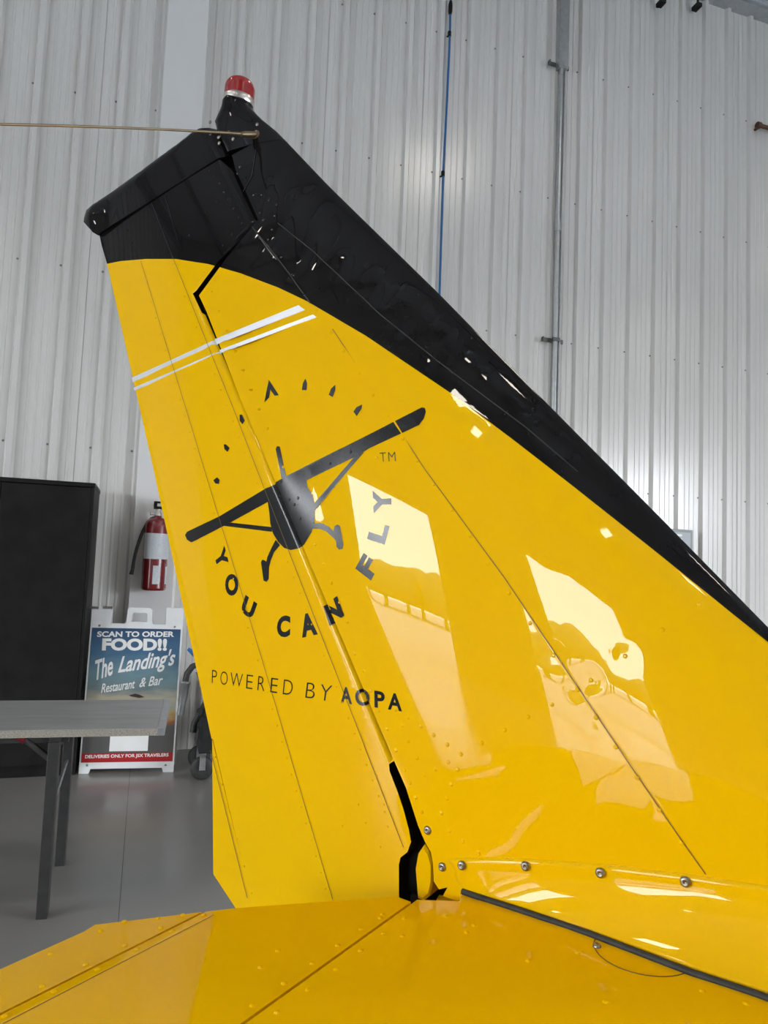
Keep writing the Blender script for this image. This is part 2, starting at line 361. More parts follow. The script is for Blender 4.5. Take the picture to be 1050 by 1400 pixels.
plane = empty('airplane', (-0.3, 0, 0)); tag(plane, 'yellow light airplane, its tail fin and rudder with black tip and nose edge', 'airplane')
def attach(o): o.parent = plane; o.matrix_parent_inverse = plane.matrix_world.inverted(); return o
bpy.context.view_layer.update()
PINV = Matrix.Translation((0.3, 0, 0))
def part(o):
    o.parent = plane; o.matrix_parent_inverse = PINV; return o

def skin(name, poly, pts, fn, cons, mats, mfun, rimmat=0):
    """both sides of a thin body over an (x, z) outline, with exact normals"""
    poly = np.asarray(poly); k = inside(poly, pts) & (seg_dist(poly, pts) > 0.0028)
    for c in cons: k &= seg_dist(c, pts, False) > 0.002
    pts = pts[k]
    vv = [Vector(p) for p in poly]; ed = []
    for c in cons:
        s0 = len(vv); vv += [Vector(p) for p in c]; ed += [(s0 + i, s0 + i + 1) for i in range(len(c) - 1)]
    vv += [Vector(p) for p in pts]
    V, E, FC, *_ = delaunay_2d_cdt(vv, ed, [list(range(len(poly)))], 1, 1e-6)
    used = sorted({i for f in FC for i in f}); mp_ = {q: i for i, q in enumerate(used)}
    FC = [[mp_[i] for i in f] for f in FC]; V = [V[i] for i in used]
    V = np.array([(p.x, p.y) for p in V]); T = fn(V[:, 0], V[:, 1]); N = grad_n(fn, V[:, 0], V[:, 1])
    FC = [tuple(f) for f in FC]; n = len(V)
    # orientation: make the near side face -y
    a = V[[f[0] for f in FC]]; b_ = V[[f[1] for f in FC]]; c_ = V[[f[2] for f in FC]]
    cr_ = (b_[:, 0] - a[:, 0]) * (c_[:, 1] - a[:, 1]) - (b_[:, 1] - a[:, 1]) * (c_[:, 0] - a[:, 0])
    FC = [f if s > 0 else tuple(reversed(f)) for f, s in zip(FC, cr_)]
    cen = np.array([V[list(f)].mean(0) for f in FC]); mi = list(mfun(cen))
    near = np.stack([V[:, 0], -T, V[:, 1]], 1); far = near * (1, -1, 1)
    verts = list(near) + list(far); norms = list(N) + list(N * (1, -1, 1))
    faces = list(FC) + [tuple(i + n for i in reversed(f)) for f in FC]; mis = mi + mi
    cnt = {}
    for f, m in zip(FC, mi):
        for i in range(len(f)):
            e = (f[i], f[(i + 1) % len(f)])
            cnt[e] = m
    for (i, j), m in list(cnt.items()):
        if (j, i) in cnt: continue
        s0 = len(verts); verts += [near[i], near[j], far[j], far[i]]
        d = V[j] - V[i]; nn = _n(np.array([d[1], 0, -d[0]])); norms += [nn] * 4
        faces.append((s0, s0 + 3, s0 + 2, s0 + 1)); mis.append(m if rimmat is None else (rimmat if T[i] > 0.012 else m))
    me = bpy.data.meshes.new(name); me.from_pydata([tuple(map(float, p)) for p in verts], [], faces)
    me.polygons.foreach_set('material_index', mis); me.polygons.foreach_set('use_smooth', [True] * len(faces)); me.update()
    me.normals_split_custom_set_from_vertices([tuple(map(float, q)) for q in norms])
    return link(name, me, mats)

def above_paint(c): return c[:, 1] > np.interp(c[:, 0], PAINT[:, 0], PAINT[:, 1])
# --- fin
fin_edge = [(540, 1039), (470, 877), (400, 713), (333, 556), (282, 425), (272, 404), (310, 352), (353, 300), (322, 232), (317, 212)]
cap_seam = [(317, 212), (350, 194), (387, 188)]
fe = PX(fin_edge); fe[:4, 0] = HGx(fe[:4, 1]) + 0.0012; cs = PX(cap_seam)
le_pts = [(LEx(z) - 0.0, z) for z in np.arange(cs[-1][1] - 0.004, 1.03, -0.02)] + [(LEx(1.03), 1.03)]
bot = list(PX([(612, 1213), (600, 1216), (593, 1205), (592, 1180), (589, 1165), (581, 1151), (571.5, 1128.6), (563, 1102), (555, 1077)]))
poly_fin = list(fe) + [tuple(cs[1])] + le_pts + [(-0.40, 1.03), (-0.50, 1.03)] + bot
poly_fin = [tuple(p) for p in poly_fin]
pts = []
for z in np.arange(1.03, 2.40, 0.0085):
    h, le = float(HGx(z)), float(LEx(z)); 
    if le > 0.35: le_m = 0.35
    for x in np.arange(h - 0.02, le - 0.05, 0.0085): pts.append((x + random.uniform(-1, 1) * 0.0008, z + random.uniform(-1, 1) * 0.0008))
    for q in (0.042, 0.034, 0.027, 0.021, 0.016, 0.0115, 0.008, 0.005, 0.003): pts.append((le - q, z))
for q in np.linspace(0, 1, 110):
    d_ = q * (len(seamA) - 1); i_ = min(int(d_), len(seamA) - 2); p_ = seamA[i_] + (seamA[i_ + 1] - seamA[i_]) * (d_ - i_)
    pts += [(p_[0] - .004, p_[1] - .002), (p_[0] + .004, p_[1] + .002)]
fin = part(skin('vertical_fin', poly_fin, np.array(pts), thick_fin, [PAINT, seamA], [YEL, BLK, DARK], lambda c: np.where(above_paint(c), 1, 0).tolist(), 2))
# --- rudder
rud_r = [(531.5, 1044.8), (532.5, 1054), (543.8, 1083), (551.4, 1105.7), (559, 1134), (562, 1151), (557, 1165), (547.6, 1172.4), (545.3, 1182), (545.3, 1222), (546, 1240)]
rr = PX(rud_r); up_l = PX([(538.6, 1040), (468.9, 877.6), (398.9, 713.5), (331.8, 556.6), (280.4, 429), (275, 427), (263, 401), (268, 397), (300, 355), (350, 298), (322, 238), (301, 214)])
up_l[:5, 0] = HGx(up_l[:5, 1]) - 0.0006
seam_cap = PX([(299, 217), (220, 267), (137, 323)])
te = PX([(140, 337), (147, 361), (210, 640), (290, 1010)])
low = [(te[-1][0] + 0.004, te[-1][1]), (TEx(0.95) + 0.004, 0.95), (TEx(0.84) + 0.004, 0.84), (rr[-1][0] - 0.01, 0.84)]
poly_rud = list(up_l[:-1]) + list(seam_cap) + list(te) + low + list(rr[::-1])
pts = []
for z in np.arange(0.84, 2.45, 0.011):
    h, t_ = float(HGx(z)), float(TEx(z))
    for x in np.arange(t_, h - 0.02, 0.011): pts.append((x, z))
    for q in (0.003, 0.0175, 0.0145, 0.0125, 0.011, 0.0095, 0.008, 0.0065, 0.005): pts.append((h - q, z))
    for x in np.arange(h - 0.003, h + 0.3, 0.006): pts.append((x, z))
rudder = part(skin('rudder', poly_rud, np.array(pts), thick_rud, [PAINT], [YEL, BLK, DARK], lambda c: np.where(above_paint(c), 1, 0).tolist(), 2))
# trailing tab
tabp = [tuple(te[-1] + (0.001, 0)), tuple(PX([(292, 1195)])[0]), tuple(PX([(332, 1256)])[0]), (PX([(332, 1256)])[0][0] + 0.09, 0.87), (TEx(0.84) + 0.006, 0.84)]
tab = part(skin('trim_tab', tabp, np.array([(-2.0, 0.0)]), lambda x, z: np.full_like(x, 0.002), [], [YEL], lambda c: [0] * len(c), 0))
# dark strip standing in for the shade inside the hinge gap
b = MB()
g = PX([(545, 1060), (470, 877), (400, 713), (333, 556), (274, 415)])
gb = PX([(556, 1085), (575, 1160), (575, 1235)])
path = [tuple(gb[2]), tuple(gb[1]), tuple(gb[0])] + [tuple(q) for q in g]
wds = [0.045, 0.04, 0.024, 0.018, 0.012, 0.012, 0.012, 0.012]
vs, fs = [], []
for (x, z), w_ in zip(path, wds):
    for yy in (-0.012, 0.012):
        vs += [(x - w_, yy, z), (x + w_, yy, z)]
for i in range(len(path) - 1):
    k = 4 * i; fs += [(k, k + 1, k + 5, k + 4), (k + 2, k + 6, k + 7, k + 3), (k, k + 4, k + 6, k + 2), (k + 1, k + 3, k + 7, k + 5)]
fs += [(0, 2, 3, 1), (4 * len(path) - 4, 4 * len(path) - 3, 4 * len(path) - 1, 4 * len(path) - 2)]
b.add(vs, fs); part(b.build('gap_shade', DARK))

def surf_map(fn, off):
    def f(V):
        T = fn(V[:, 0], V[:, 1]); N = grad_n(fn, V[:, 0], V[:, 1]); P = np.stack([V[:, 0], -T, V[:, 1]], 1) + N * off
        return P, N
    return f
def decal_mesh(name, V, FC, m, fn, parent, off=0.0006, sub=0):
    if sub:
        bm = bmesh.new(); bv = [bm.verts.new((p[0], p[1], 0)) for p in V]
        for f in FC:
            try: bm.faces.new([bv[i] for i in f])
            except ValueError: pass
        bmesh.ops.subdivide_edges(bm, edges=bm.edges[:], cuts=sub, use_grid_fill=True); bmesh.ops.triangulate(bm, faces=bm.faces[:])
        bm.verts.index_update(); V = np.array([(v.co.x, v.co.y) for v in bm.verts]); FC = [tuple(v.index for v in f.verts) for f in bm.faces]; bm.free()
    P, N = surf_map(fn, off)(V)
    F2 = []
    for f in FC:
        a, b_, c_ = V[f[0]], V[f[1]], V[f[2]]
        F2.append(f if (b_[0] - a[0]) * (c_[1] - a[1]) - (b_[1] - a[1]) * (c_[0] - a[0]) > 0 else tuple(reversed(f)))
    me = bpy.data.meshes.new(name); me.from_pydata([tuple(map(float, p)) for p in P], [], F2)
    me.polygons.foreach_set('use_smooth', [True] * len(F2)); me.update()
    me.normals_split_custom_set_from_vertices([tuple(map(float, q)) for q in N])
    o = link(name, me, m); o.parent = parent
    return o
H2 = np.array([[float(HGx(z)), z] for z in (0.9, 2.05)])
def decal_poly(name, pxl, m, label=None, step=0.007, off=0.0007):
    """flat print over fin and rudder, split at the hinge gap"""
    poly = PX(pxl); lo, hi = poly.min(0), poly.max(0)
    xs, zs = np.meshgrid(np.arange(lo[0], hi[0], step), np.arange(lo[1], hi[1], step)); G = np.stack([xs.ravel(), zs.ravel()], 1)
    dn = np.abs(G[:, 0] - HGx(G[:, 1]))
    ex = []
    for z in np.arange(lo[1], hi[1], 0.006):
        h = float(HGx(z)); ex += [(h - q, z) for q in (0.0035, 0.0055, 0.008, 0.0105, 0.0125, 0.015)]
    G = np.vstack([G[dn > 0.018], np.array(ex).reshape(-1, 2)])
    G = G[inside(poly, G)]; 
    if len(G): G = G[seg_dist(poly, G) > 0.0015]
    gl = [np.array([[float(HGx(z)) + d, z] for z in (lo[1] - .01, hi[1] + .01)]) for d in (-0.0008, 0.0013)]
    vv = [Vector(p) for p in poly]; ed = []
    for c in gl: s0 = len(vv); vv += [Vector(p) for p in c]; ed.append((s0, s0 + 1))
    vv += [Vector(p) for p in G]
    V, E, FC, *_ = delaunay_2d_cdt(vv, ed, [list(range(len(poly)))], 1, 1e-6)
    V = np.array([(p.x, p.y) for p in V]); out = []
    cen = np.array([V[list(f)].mean(0) for f in FC]); d = cen[:, 0] - HGx(cen[:, 1])
    for side, sel, fn, par in ((0, d < -0.0008, thick_rud, rudder), (1, d > 0.0013, thick_fin, fin)):
        ff = [tuple(FC[i]) for i in np.nonzero(sel)[0]]
        if not ff: continue
        used = sorted({i for f in ff for i in f}); mp = {q: i for i, q in enumerate(used)}
        o = decal_mesh(name, V[used], [tuple(mp[i] for i in f) for f in ff], m, fn, par, off)
        if label: o['label'] = label
def decal_text(name, s, tl, tr, bl, m, bold=0.0, spacing=1.0, sub=0, label=None):
    v, f = text_flat(s, bold, spacing)
    a, b_, c_ = PX([tl, tr, bl]); pos = c_ + v[:, :1] * (b_ - a) + v[:, 1:] * (a - c_)
    side = np.mean(pos[:, 0] - HGx(pos[:, 1])) > 0
    cross = (pos[:, 0] - HGx(pos[:, 1])).min() < 0 < (pos[:, 0] - HGx(pos[:, 1])).max()
    if cross:
        fn = lambda x, z: np.where(x < HGx(z) - 0.001, thick_rud(x, z), thick_fin(x, z))
        o = decal_mesh(name, pos, f, m, fn, fin if side else rudder, 0.0012, 3)
    else:
        o = decal_mesh(name, pos, f, m, thick_fin if side else thick_rud, fin if side else rudder, 0.0003, sub)
    if label: o['label'] = label

decal_poly('stripe', [(181, 516.7), (408.3, 417.3), (417.3, 424), (182.7, 522.7)], SILVER, 'wide silver stripe across the tail')
decal_poly('stripe', [(183.3, 530.7), (428.3, 430), (433.3, 434), (185, 534.3)], SILVER, 'narrow silver stripe below the wide one')
decal_poly('emblem', [(576.8, 557.1), (581, 557.8), (582.5, 563), (579.4, 572.5), (573, 581.3), (504.9, 613.1), (487, 624), (420, 656.3), (419.4, 658), (420.6, 665.7), (427.4, 677), (430.4, 691), (430.4, 711.4), (426.3, 727.4), (416, 744.6), (408, 750), (397.7, 752), (388.6, 749), (380.6, 741), (373.7, 729.7), (369.8, 716), (368.5, 700), (366.4, 686.3), (315.4, 714.2), (267.4, 739), (261.7, 741.6), (256, 737.7), (253.3, 731.5), (256, 727), (300.6, 705.7), (363.4, 668), (391.5, 651)], VINYL, 'black head-on high-wing airplane emblem')
decal_poly('emblem', [(377, 613.1), (378.9, 610), (382.7, 610.6), (391.5, 651.5), (385.3, 654.2)], VINYL)
decal_poly('emblem', [(485, 624.5), (498, 618), (430.3, 698), (430, 688)], VINYL)
decal_poly('emblem', [(315.4, 714.5), (371.4, 720.6), (372, 727), (304.3, 718.7)], VINYL)
decal_poly('emblem', [(430.2, 714.9), (441.1, 715.5), (450.3, 720.6), (456.1, 726.4), (457.3, 719.4), (461.7, 717.1), (465.1, 719.4), (469.7, 744.6), (468.6, 750.3), (464, 751.4), (460.6, 748), (459.4, 738.9), (454.9, 734.3), (445.7, 726.3), (436.6, 722.9), (426, 722.9)], VINYL)
decal_poly('emblem', [(377.1, 738), (371.4, 749.1), (365.7, 761.7), (364.4, 768), (362.3, 766.3), (358.9, 765.1), (357, 768.6), (360.7, 793.7), (364.6, 795.5), (367.5, 791.4), (368, 775.4), (370.3, 766.3), (374.9, 754.9), (383, 745.3)], VINYL)
for q in ([(367.8, 519.3), (381.4, 540.4), (375.8, 541.1), (369.9, 532.7), (368, 543.7), (361.6, 550.1)], [(417.9, 517.5), (420, 524.4), (419.5, 533.4), (413.1, 533.4), (414.3, 524.4)],
          [(458.6, 526.2), (458.6, 533.4), (455, 542.9), (449.8, 539.9), (452.9, 531.4)], [(495.3, 553.2), (494.6, 558.6), (487.9, 568.9), (483.5, 563), (487.4, 557.1)],
          [(327.9, 566.9), (331, 566.9), (334.8, 575.2), (331.7, 580.2), (327.9, 575.2)], [(306.2, 607.6), (309.2, 607.6), (314.2, 612.6), (311.5, 617.9), (307.3, 614.1)],
          [(292.1, 656.6), (297.1, 652.7), (300.6, 656.1), (299.9, 661.6), (294.9, 661.1)]):
    decal_poly('gauge_tick', q, VINYL, step=0.008)
B = 0.052
for s, tl, tr, bl in (('Y', (306.7, 745.5), (312.8, 768.8), (292.5, 757.3)), ('O', (308, 784.6), (325.9, 784.8), (308, 814.1)), ('U', (336, 813.3), (352, 825.3), (328.5, 835.5)), ('C', (379.2, 842.7), (397.3, 840.8), (378.7, 872)),
                      ('A', (408.8, 841.3), (430.1, 836), (413.3, 872)), ('N', (442.1, 829.1), (461.3, 814.7), (451.5, 855.7)), ('F', (485.9, 777.3), (497.3, 756), (507.2, 793.9)), ('L', (501.9, 736.8), (508.3, 712), (525.9, 744.8)), ('Y', (511, 702), (509.5, 671), (535.5, 701.2))):
    decal_text('letter', s, tl, tr, bl, VINYL, B)
decal_text('lettering', 'TM', (519, 619), (540.3, 617.8), (520, 631.6), VINYL, -0.012, 1.15, label='small thin TM letters')
def decal_line(s, tl, tr, bl, br, bold, adv):
    """one object per letter, laid from left to right along the box"""
    a, b_, c_, d_ = PX([tl, tr, bl, br])
    for ch, x0, x1 in adv:
        v, f = text_flat(ch, bold); u = x0 + v[:, :1] * (x1 - x0)
        pos = (c_ + u * (d_ - c_)) * (1 - v[:, 1:]) + (a + u * (b_ - a)) * v[:, 1:]
        dd = pos[:, 0] - HGx(pos[:, 1]); cross = dd.min() < 0 < dd.max()
        if cross: decal_mesh('letter', pos, f, VINYL, lambda x, z: np.where(x < HGx(z) - 0.001, thick_rud(x, z), thick_fin(x, z)), fin, 0.0012, 3)
        else: decal_mesh('letter', pos, f, VINYL, thick_fin if dd.mean() > 0 else thick_rud, fin if dd.mean() > 0 else rudder, 0.0003)
def fr(x): return (x - 38) / (655 - 38)
decal_line('POWERED BY', (290.1, 915.8), (454.7, 937.4), (289.6, 933.6), (451.5, 959.0), -0.014,
           [('P', fr(38), fr(68)), ('O', fr(89), fr(131)), ('W', fr(147), fr(216)), ('E', fr(237), fr(272)), ('R', fr(299), fr(336)), ('E', fr(366), fr(402)), ('D', fr(430), fr(476)), ('B', fr(540), fr(582)), ('Y', fr(604), fr(655))])
def fa(x): return (x - 697) / (1012 - 697)
decal_line('AOPA', (465.5, 938.4), (549.9, 949.2), (465.9, 960.9), (549.9, 972.8), 0.03,
           [('A', fa(697), fa(757)), ('O', fa(775), fa(848)), ('P', fa(872), fa(925)), ('A', fa(940), fa(1012))])

# --- skin laps drawn by narrow recessed-looking joints, and rivets
def strip(pxl, w, m, fn, parent, off=0.0011, n=60, name='skin_joint'):
    P = PX(pxl); d = np.concatenate([[0], np.cumsum(np.linalg.norm(np.diff(P, axis=0), axis=1))]); t = np.linspace(0, d[-1], n)
    C_ = np.stack([np.interp(t, d, P[:, 0]), np.interp(t, d, P[:, 1])], 1); tg = np.gradient(C_, axis=0); tg /= np.linalg.norm(tg, axis=1)[:, None]; nn = np.stack([-tg[:, 1], tg[:, 0]], 1)
    V = np.vstack([C_ + nn * w / 2, C_ - nn * w / 2]); FC = []
    for i in range(n - 1): FC += [(i, i + 1, n + i + 1), (i, n + i + 1, n + i)]
    return decal_mesh(name, V, FC, m, fn, parent, off)
strip([(193, 357), (255, 560), (358, 899), (455, 1229)], 0.0011, SEAM, thick_rud, rudder)
strip([(238, 355), (320, 560), (388, 735), (443, 876), (552, 1158)], 0.0011, SEAM, thick_rud, rudder)
strip([(208, 278), (238, 355)], 0.0016, SEAMB, thick_rud, rudder)
strip([(225, 267), (243, 327)], 0.0012, SEAMB, thick_rud, rudder)
strip([(289, 1025), (339, 1227)], 0.0014, SEAM, thick_rud, rudder)
strip([(455, 450), (580, 640), (690, 790), (940, 1160), (965, 1195)], 0.0013, SEAM, thick_fin, fin)
strip([(345, 310), (385, 360), (425, 415)], 0.0022, SEAMB, thick_fin, fin)
strip([(380, 305), (430, 345), (520, 430), (600, 495), (720, 585), (790, 645)], 0.0016, SEAMB, thick_fin, fin)
strip([(350, 205), (345, 240), (333, 262)], 0.0016, SEAMB, thick_fin, fin)
EMB = np.array([(250, 732), (300, 700), (363, 663), (391, 648), (577, 554), (585, 564), (574, 584), (505, 616), (422, 660), (434, 690), (432, 715), (410, 752), (390, 754), (372, 738), (365, 690), (262, 745)])
def rivets(name, spots, fn, parent, m, r=0.0033):
    spots = [q for q in spots if m is VINYL or not inside(EMB, np.array([q]))[0]]
    b = MB(); xz = PX(spots)
    T = fn(xz[:, 0], xz[:, 1]); N = grad_n(fn, xz[:, 0], xz[:, 1], 0.004)
    for (x, z), t, nn in zip(xz, T, N):
        b.lathe([(r, -0.0004), (r * .92, 0.0006), (r * .62, 0.0012), (r * .2, 0.0015)], (x, -t, z), nn, 8)
    o = b.build(name, m, parent); tag(o, kind='stuff'); return o
def along(a, b_, n, off=(0, 0)): return [(a[0] + (b_[0] - a[0]) * i / (n - 1) + off[0], a[1] + (b_[1] - a[1]) * i / (n - 1) + off[1]) for i in range(n)]
yr = [(642.7, 733), (667.3, 771), (695.8, 811), (724.7, 852), (757, 896), (789.5, 943), (815, 981), (842, 1021), (871.6, 1063), (901.6, 1107), (932, 1153), (854.8, 897), (808, 930), (905.5, 861), (956, 826), (754.4, 963), (722, 980), (690, 998), (658.7, 1015.5), (654, 1167), (618, 697),
      (492, 510), (510, 540), (532, 570), (551, 600), (571, 630), (593, 662), (453, 455), (470, 480), (433, 424), (515, 613 + 12), (466, 626), (487, 612 - 10)]
for q in ((565, 35), (595, 97), (622, 168), (650, 240), (712, 383), (743, 455), (762, 500), (783, 553), (805, 605), (680, 307), (757, 265), (802, 297), (848, 328), (897, 362), (945, 397), (1020, 357), (735, 292), (757, 350), (788, 410), (855, 450), (812, 472), (900, 425), (933, 452), (910, 505), (895, 555), (875, 608), (905, 672), (953, 710), (1008, 750), (712, 237)):
    yr.append((270 + q[0] / 2.625, 880 + q[1] / 2.625))
rivets('rivets', [(385, 652 + 6), (396, 683), (408, 681), (403, 690), (411, 709), (452, 634), (480, 618)], thick_fin, fin, VINYL)
yr += along((312, 480), (465, 850), 15, (10, 0))
rivets('rivets', yr, thick_fin, fin, YEL)
br = [(280 + x / 2.386, 240 + y / 2.386) for x, y in ((160, 62), (185, 62), (210, 78), (235, 93), (180, 120), (228, 130), (220, 175), (207, 208), (250, 265), (290, 325), (325, 388), (288, 68), (350, 62))] + [(328, 227), (335, 244), (360, 300)]
rivets('rivets', br, thick_fin, fin, BLK, 0.0042)
rivets('rivets', along((292, 1035), (341, 1221), 6, (3, 0)) + along((205, 390), (450, 1215), 38, (-5, 0)) + along((258, 405), (532, 1110), 34, (-6, 0)) + along((255, 372), (330, 560), 8, (24, 0)) + [(515, 1060), (525, 1100), (530, 1130), (500, 1125), (490, 1100), (468, 1129), (520, 1158)], thick_rud, rudder, YEL, 0.0019)
rivets('rivets', [(287, 233), (292, 240), (299, 250), (306, 262), (312, 272), (318, 284), (326, 296), (331, 305), (296, 275), (281, 290), (268, 305), (258, 321), (244, 333), (212, 292), (220, 315), (230, 345), (175, 315), (181, 332), (187, 350), (305, 335), (317, 320)], thick_rud, rudder, BLK, 0.0028)
def screw(x, y, fn=thick_fin, r=0.0062, parent=None, P=None, nn=None):
    if P is None:
        q = PX([(x, y)]); P = np.array([q[0][0], -fn(q[:, 0], q[:, 1])[0], q[0][1]]); nn = grad_n(fn, q[:, 0], q[:, 1], .004)[0]
    b = MB(); b.lathe([(r * 1.05, 0), (r, 0.0018), (r * .75, 0.0032), (r * .35, 0.0038), (r * .32, 0.0026), (r * .02, 0.0026)], P, nn, 14)
    o = b.build('screw', STEEL, parent or fin); o['label'] = 'bare steel screw head'
screw(585, 1135); screw(605, 1185)

# --- fin tip fairing with beacon, and the whip antenna
lv = [((320, 217), (391, 193)), ((309, 198), (379, 180)), ((302, 184), (371, 172)), ((297, 173), (363, 164)), ((299, 164), (356, 156)), ((303, 155), (350, 149)), ((305, 148), (346.5, 145)), ((306.3, 141), (345.5, 142))]
P0 = lambda x, y: hit(x, y, (0, 1, 0), 0.0)
vs = []; SEG = 28; rb = np.linalg.norm(P0(306.3, 141) - P0(345.5, 142)) / 2 * 0.73
for i, (l, r_) in enumerate(lv):
    L, R = P0(*l), P0(*r_); c = (L + R) / 2; h = (R - L) / 2; w = i / (len(lv) - 1); w = w * w * (3 - 2 * w)
    for k in range(SEG):
        an = 2 * math.pi * k / SEG; p = c + h * math.cos(an) * (1 - 0.27 * w)
        T = float(thick0(np.array([p[0]]), np.array([p[2]]))[0]); T = max(T, 0.0) * min(1, 2.2 * abs(math.sin(an))) + 0.001
        yb = (1 - w) * T * (1 if math.sin(an) >= 0 else -1) * (abs(math.sin(an)) > 1e-6) + w * rb * math.sin(an)
        vs.append((p[0], -yb, p[2]))
fs = [(i * SEG + k, i * SEG + (k + 1) % SEG, (i + 1) * SEG + (k + 1) % SEG, (i + 1) * SEG + k) for i in range(len(lv) - 1) for k in range(SEG)]
b = MB(); b.add(vs, fs, True); b.add(vs[-SEG:], [tuple(range(SEG))]); b.add(vs[:SEG], [tuple(reversed(range(SEG)))])
cap = part(b.build('fin_tip_fairing', BLK)); cap['label'] = 'glossy black fairing under the red beacon'
b = MB()
for x, y in ((300, 176), (312, 197), (313, 205), (331, 199), (359, 176), (359, 188), (325, 190)):
    p = P0(x, y); T = float(thick0(np.array([p[0]]), np.array([p[2]]))[0]); b.lathe([(0.004, 0.0), (0.0035, 0.0015), (0.001, 0.002)], (p[0], -max(T, 0.008) - 0.002, p[2]), (0, -1, 0), 8)
tag(b.build('screws', STEEL, cap), kind='stuff')
RED = mat('red_glass', (0.34, 0.003, 0.006), 0.12, coat=0.6, noise=(60.0, (0.22, 0.002, 0.004), 0.3, (1, 1, 1)))
bc = (P0(306.3, 140) + P0(345.5, 143)) / 2; bx = _n(P0(345.5, 143) - P0(306.3, 140)); bax = _n(np.array([-bx[2], 0, bx[0]])); bax = _n(bax * 0.25 + np.array([0, 0, 1.0]) * 0.75)
b = MB(); b.lathe([(rb * .97, -0.004), (rb * 1.0, 0), (rb * 1.0, 0.0085), (rb * .96, 0.0095)], bc, bax, 28); beacon = part(b.build('beacon_light', mat('bright_ring', (0.75, 0.72, 0.68), 0.3, metal=0.9, noise=(60.0, (0.6, 0.58, 0.55), 0.3, (1, 1, 1)))))
b = MB(); pr = []; hh = float(P0(326, 111)[2] - bc[2]) + 0.004
for i in range(25):
    t = i / 24; z = 0.009 + (hh - 0.009) * t; r = rb * 0.95 * (1.0 if t < 0.45 else math.sqrt(max(1 - ((t - 0.45) / 0.55) ** 2, 0.0008))); pr.append((r * (1 - 0.035 * (i % 2)), z))
b.lathe(pr, bc, bax, 28); o = b.build('lens', RED, beacon); o['label'] = 'red ribbed glass lens'
a0 = hit(347, 184, (0, 1, 0), -0.022); a1 = a0 + (hit(-40, 169, (0, 1, 0), -0.50) - a0)
WIRE = mat('bronze_rod', (0.20, 0.15, 0.09), 0.4, metal=0.6, noise=(30.0, (0.14, 0.10, 0.06), 0.3, (1, 1, 1)))
b = MB(); ts = np.linspace(0, 1, 14)
b.tube([a0 + (a1 - a0) * t + np.array([0, 0, 0.003 * math.sin(math.pi * t)]) for t in ts], [0.0034 - 0.0014 * min(1, t * 3) for t in ts], 10); ant = part(b.build('antenna_rod', WIRE))
b = MB(); dq = _n(a1 - a0); b.tube([a0 - dq * 0.002, a0 + dq * 0.02, a0 + dq * 0.032], [0.0062, 0.0062, 0.004], 10); b.lathe([(0.011, -0.006), (0.011, 0.003), (0.007, 0.005)], a0 + np.array([0, 0.006, 0]), (0, -1, 0), 16); b.build('antenna_base', WIRE, ant)
# --- rudder tip cap
capo = PX([(299, 217), (220, 267), (137, 323)]); top = PX([(132, 320), (120, 306), (117, 296), (120, 287), (130, 278), (190, 229), (240, 189), (258, 174), (267, 169), (278, 168), (288, 170), (295, 180), (308, 207)])
poly = [tuple(q) for q in capo[::-1]] ; poly = [tuple(q) for q in capo] + [tuple(q) for q in top] 
topline = np.array([tuple(q) for q in top[2:11]])
def thick_cap(x, z):
    pts = np.stack([x, z], 1); d = seg_dist(topline, pts, False)
    le = LEx(z); T = np.maximum(thick0(x, z), 0.006) + 0.0025
    # bulbous tail end
    q = PXTAIL; rr_ = np.sqrt((x - q[0]) ** 2 + (z - q[1]) ** 2); T = T + 0.010 * np.exp(-(rr_ / 0.035) ** 2)
    f = np.where(d < 0.03, 0.15 + 0.85 * np.sqrt(np.clip(1 - (1 - d / 0.03) ** 2, 0, 1)), 1.0)
    return round_nose(x, z, T * f)
PXTAIL = PX([(132, 297)])[0]
pts = np.array([(x, z) for z in np.arange(2.15, 2.50, 0.007) for x in np.arange(-1.6, -0.95, 0.007)])
rcap = part(skin('rudder_tip_cap', poly, pts, thick_cap, [], [BLK], lambda c: [0] * len(c), 0)); rcap['label'] = 'glossy black cap on top of the rudder'

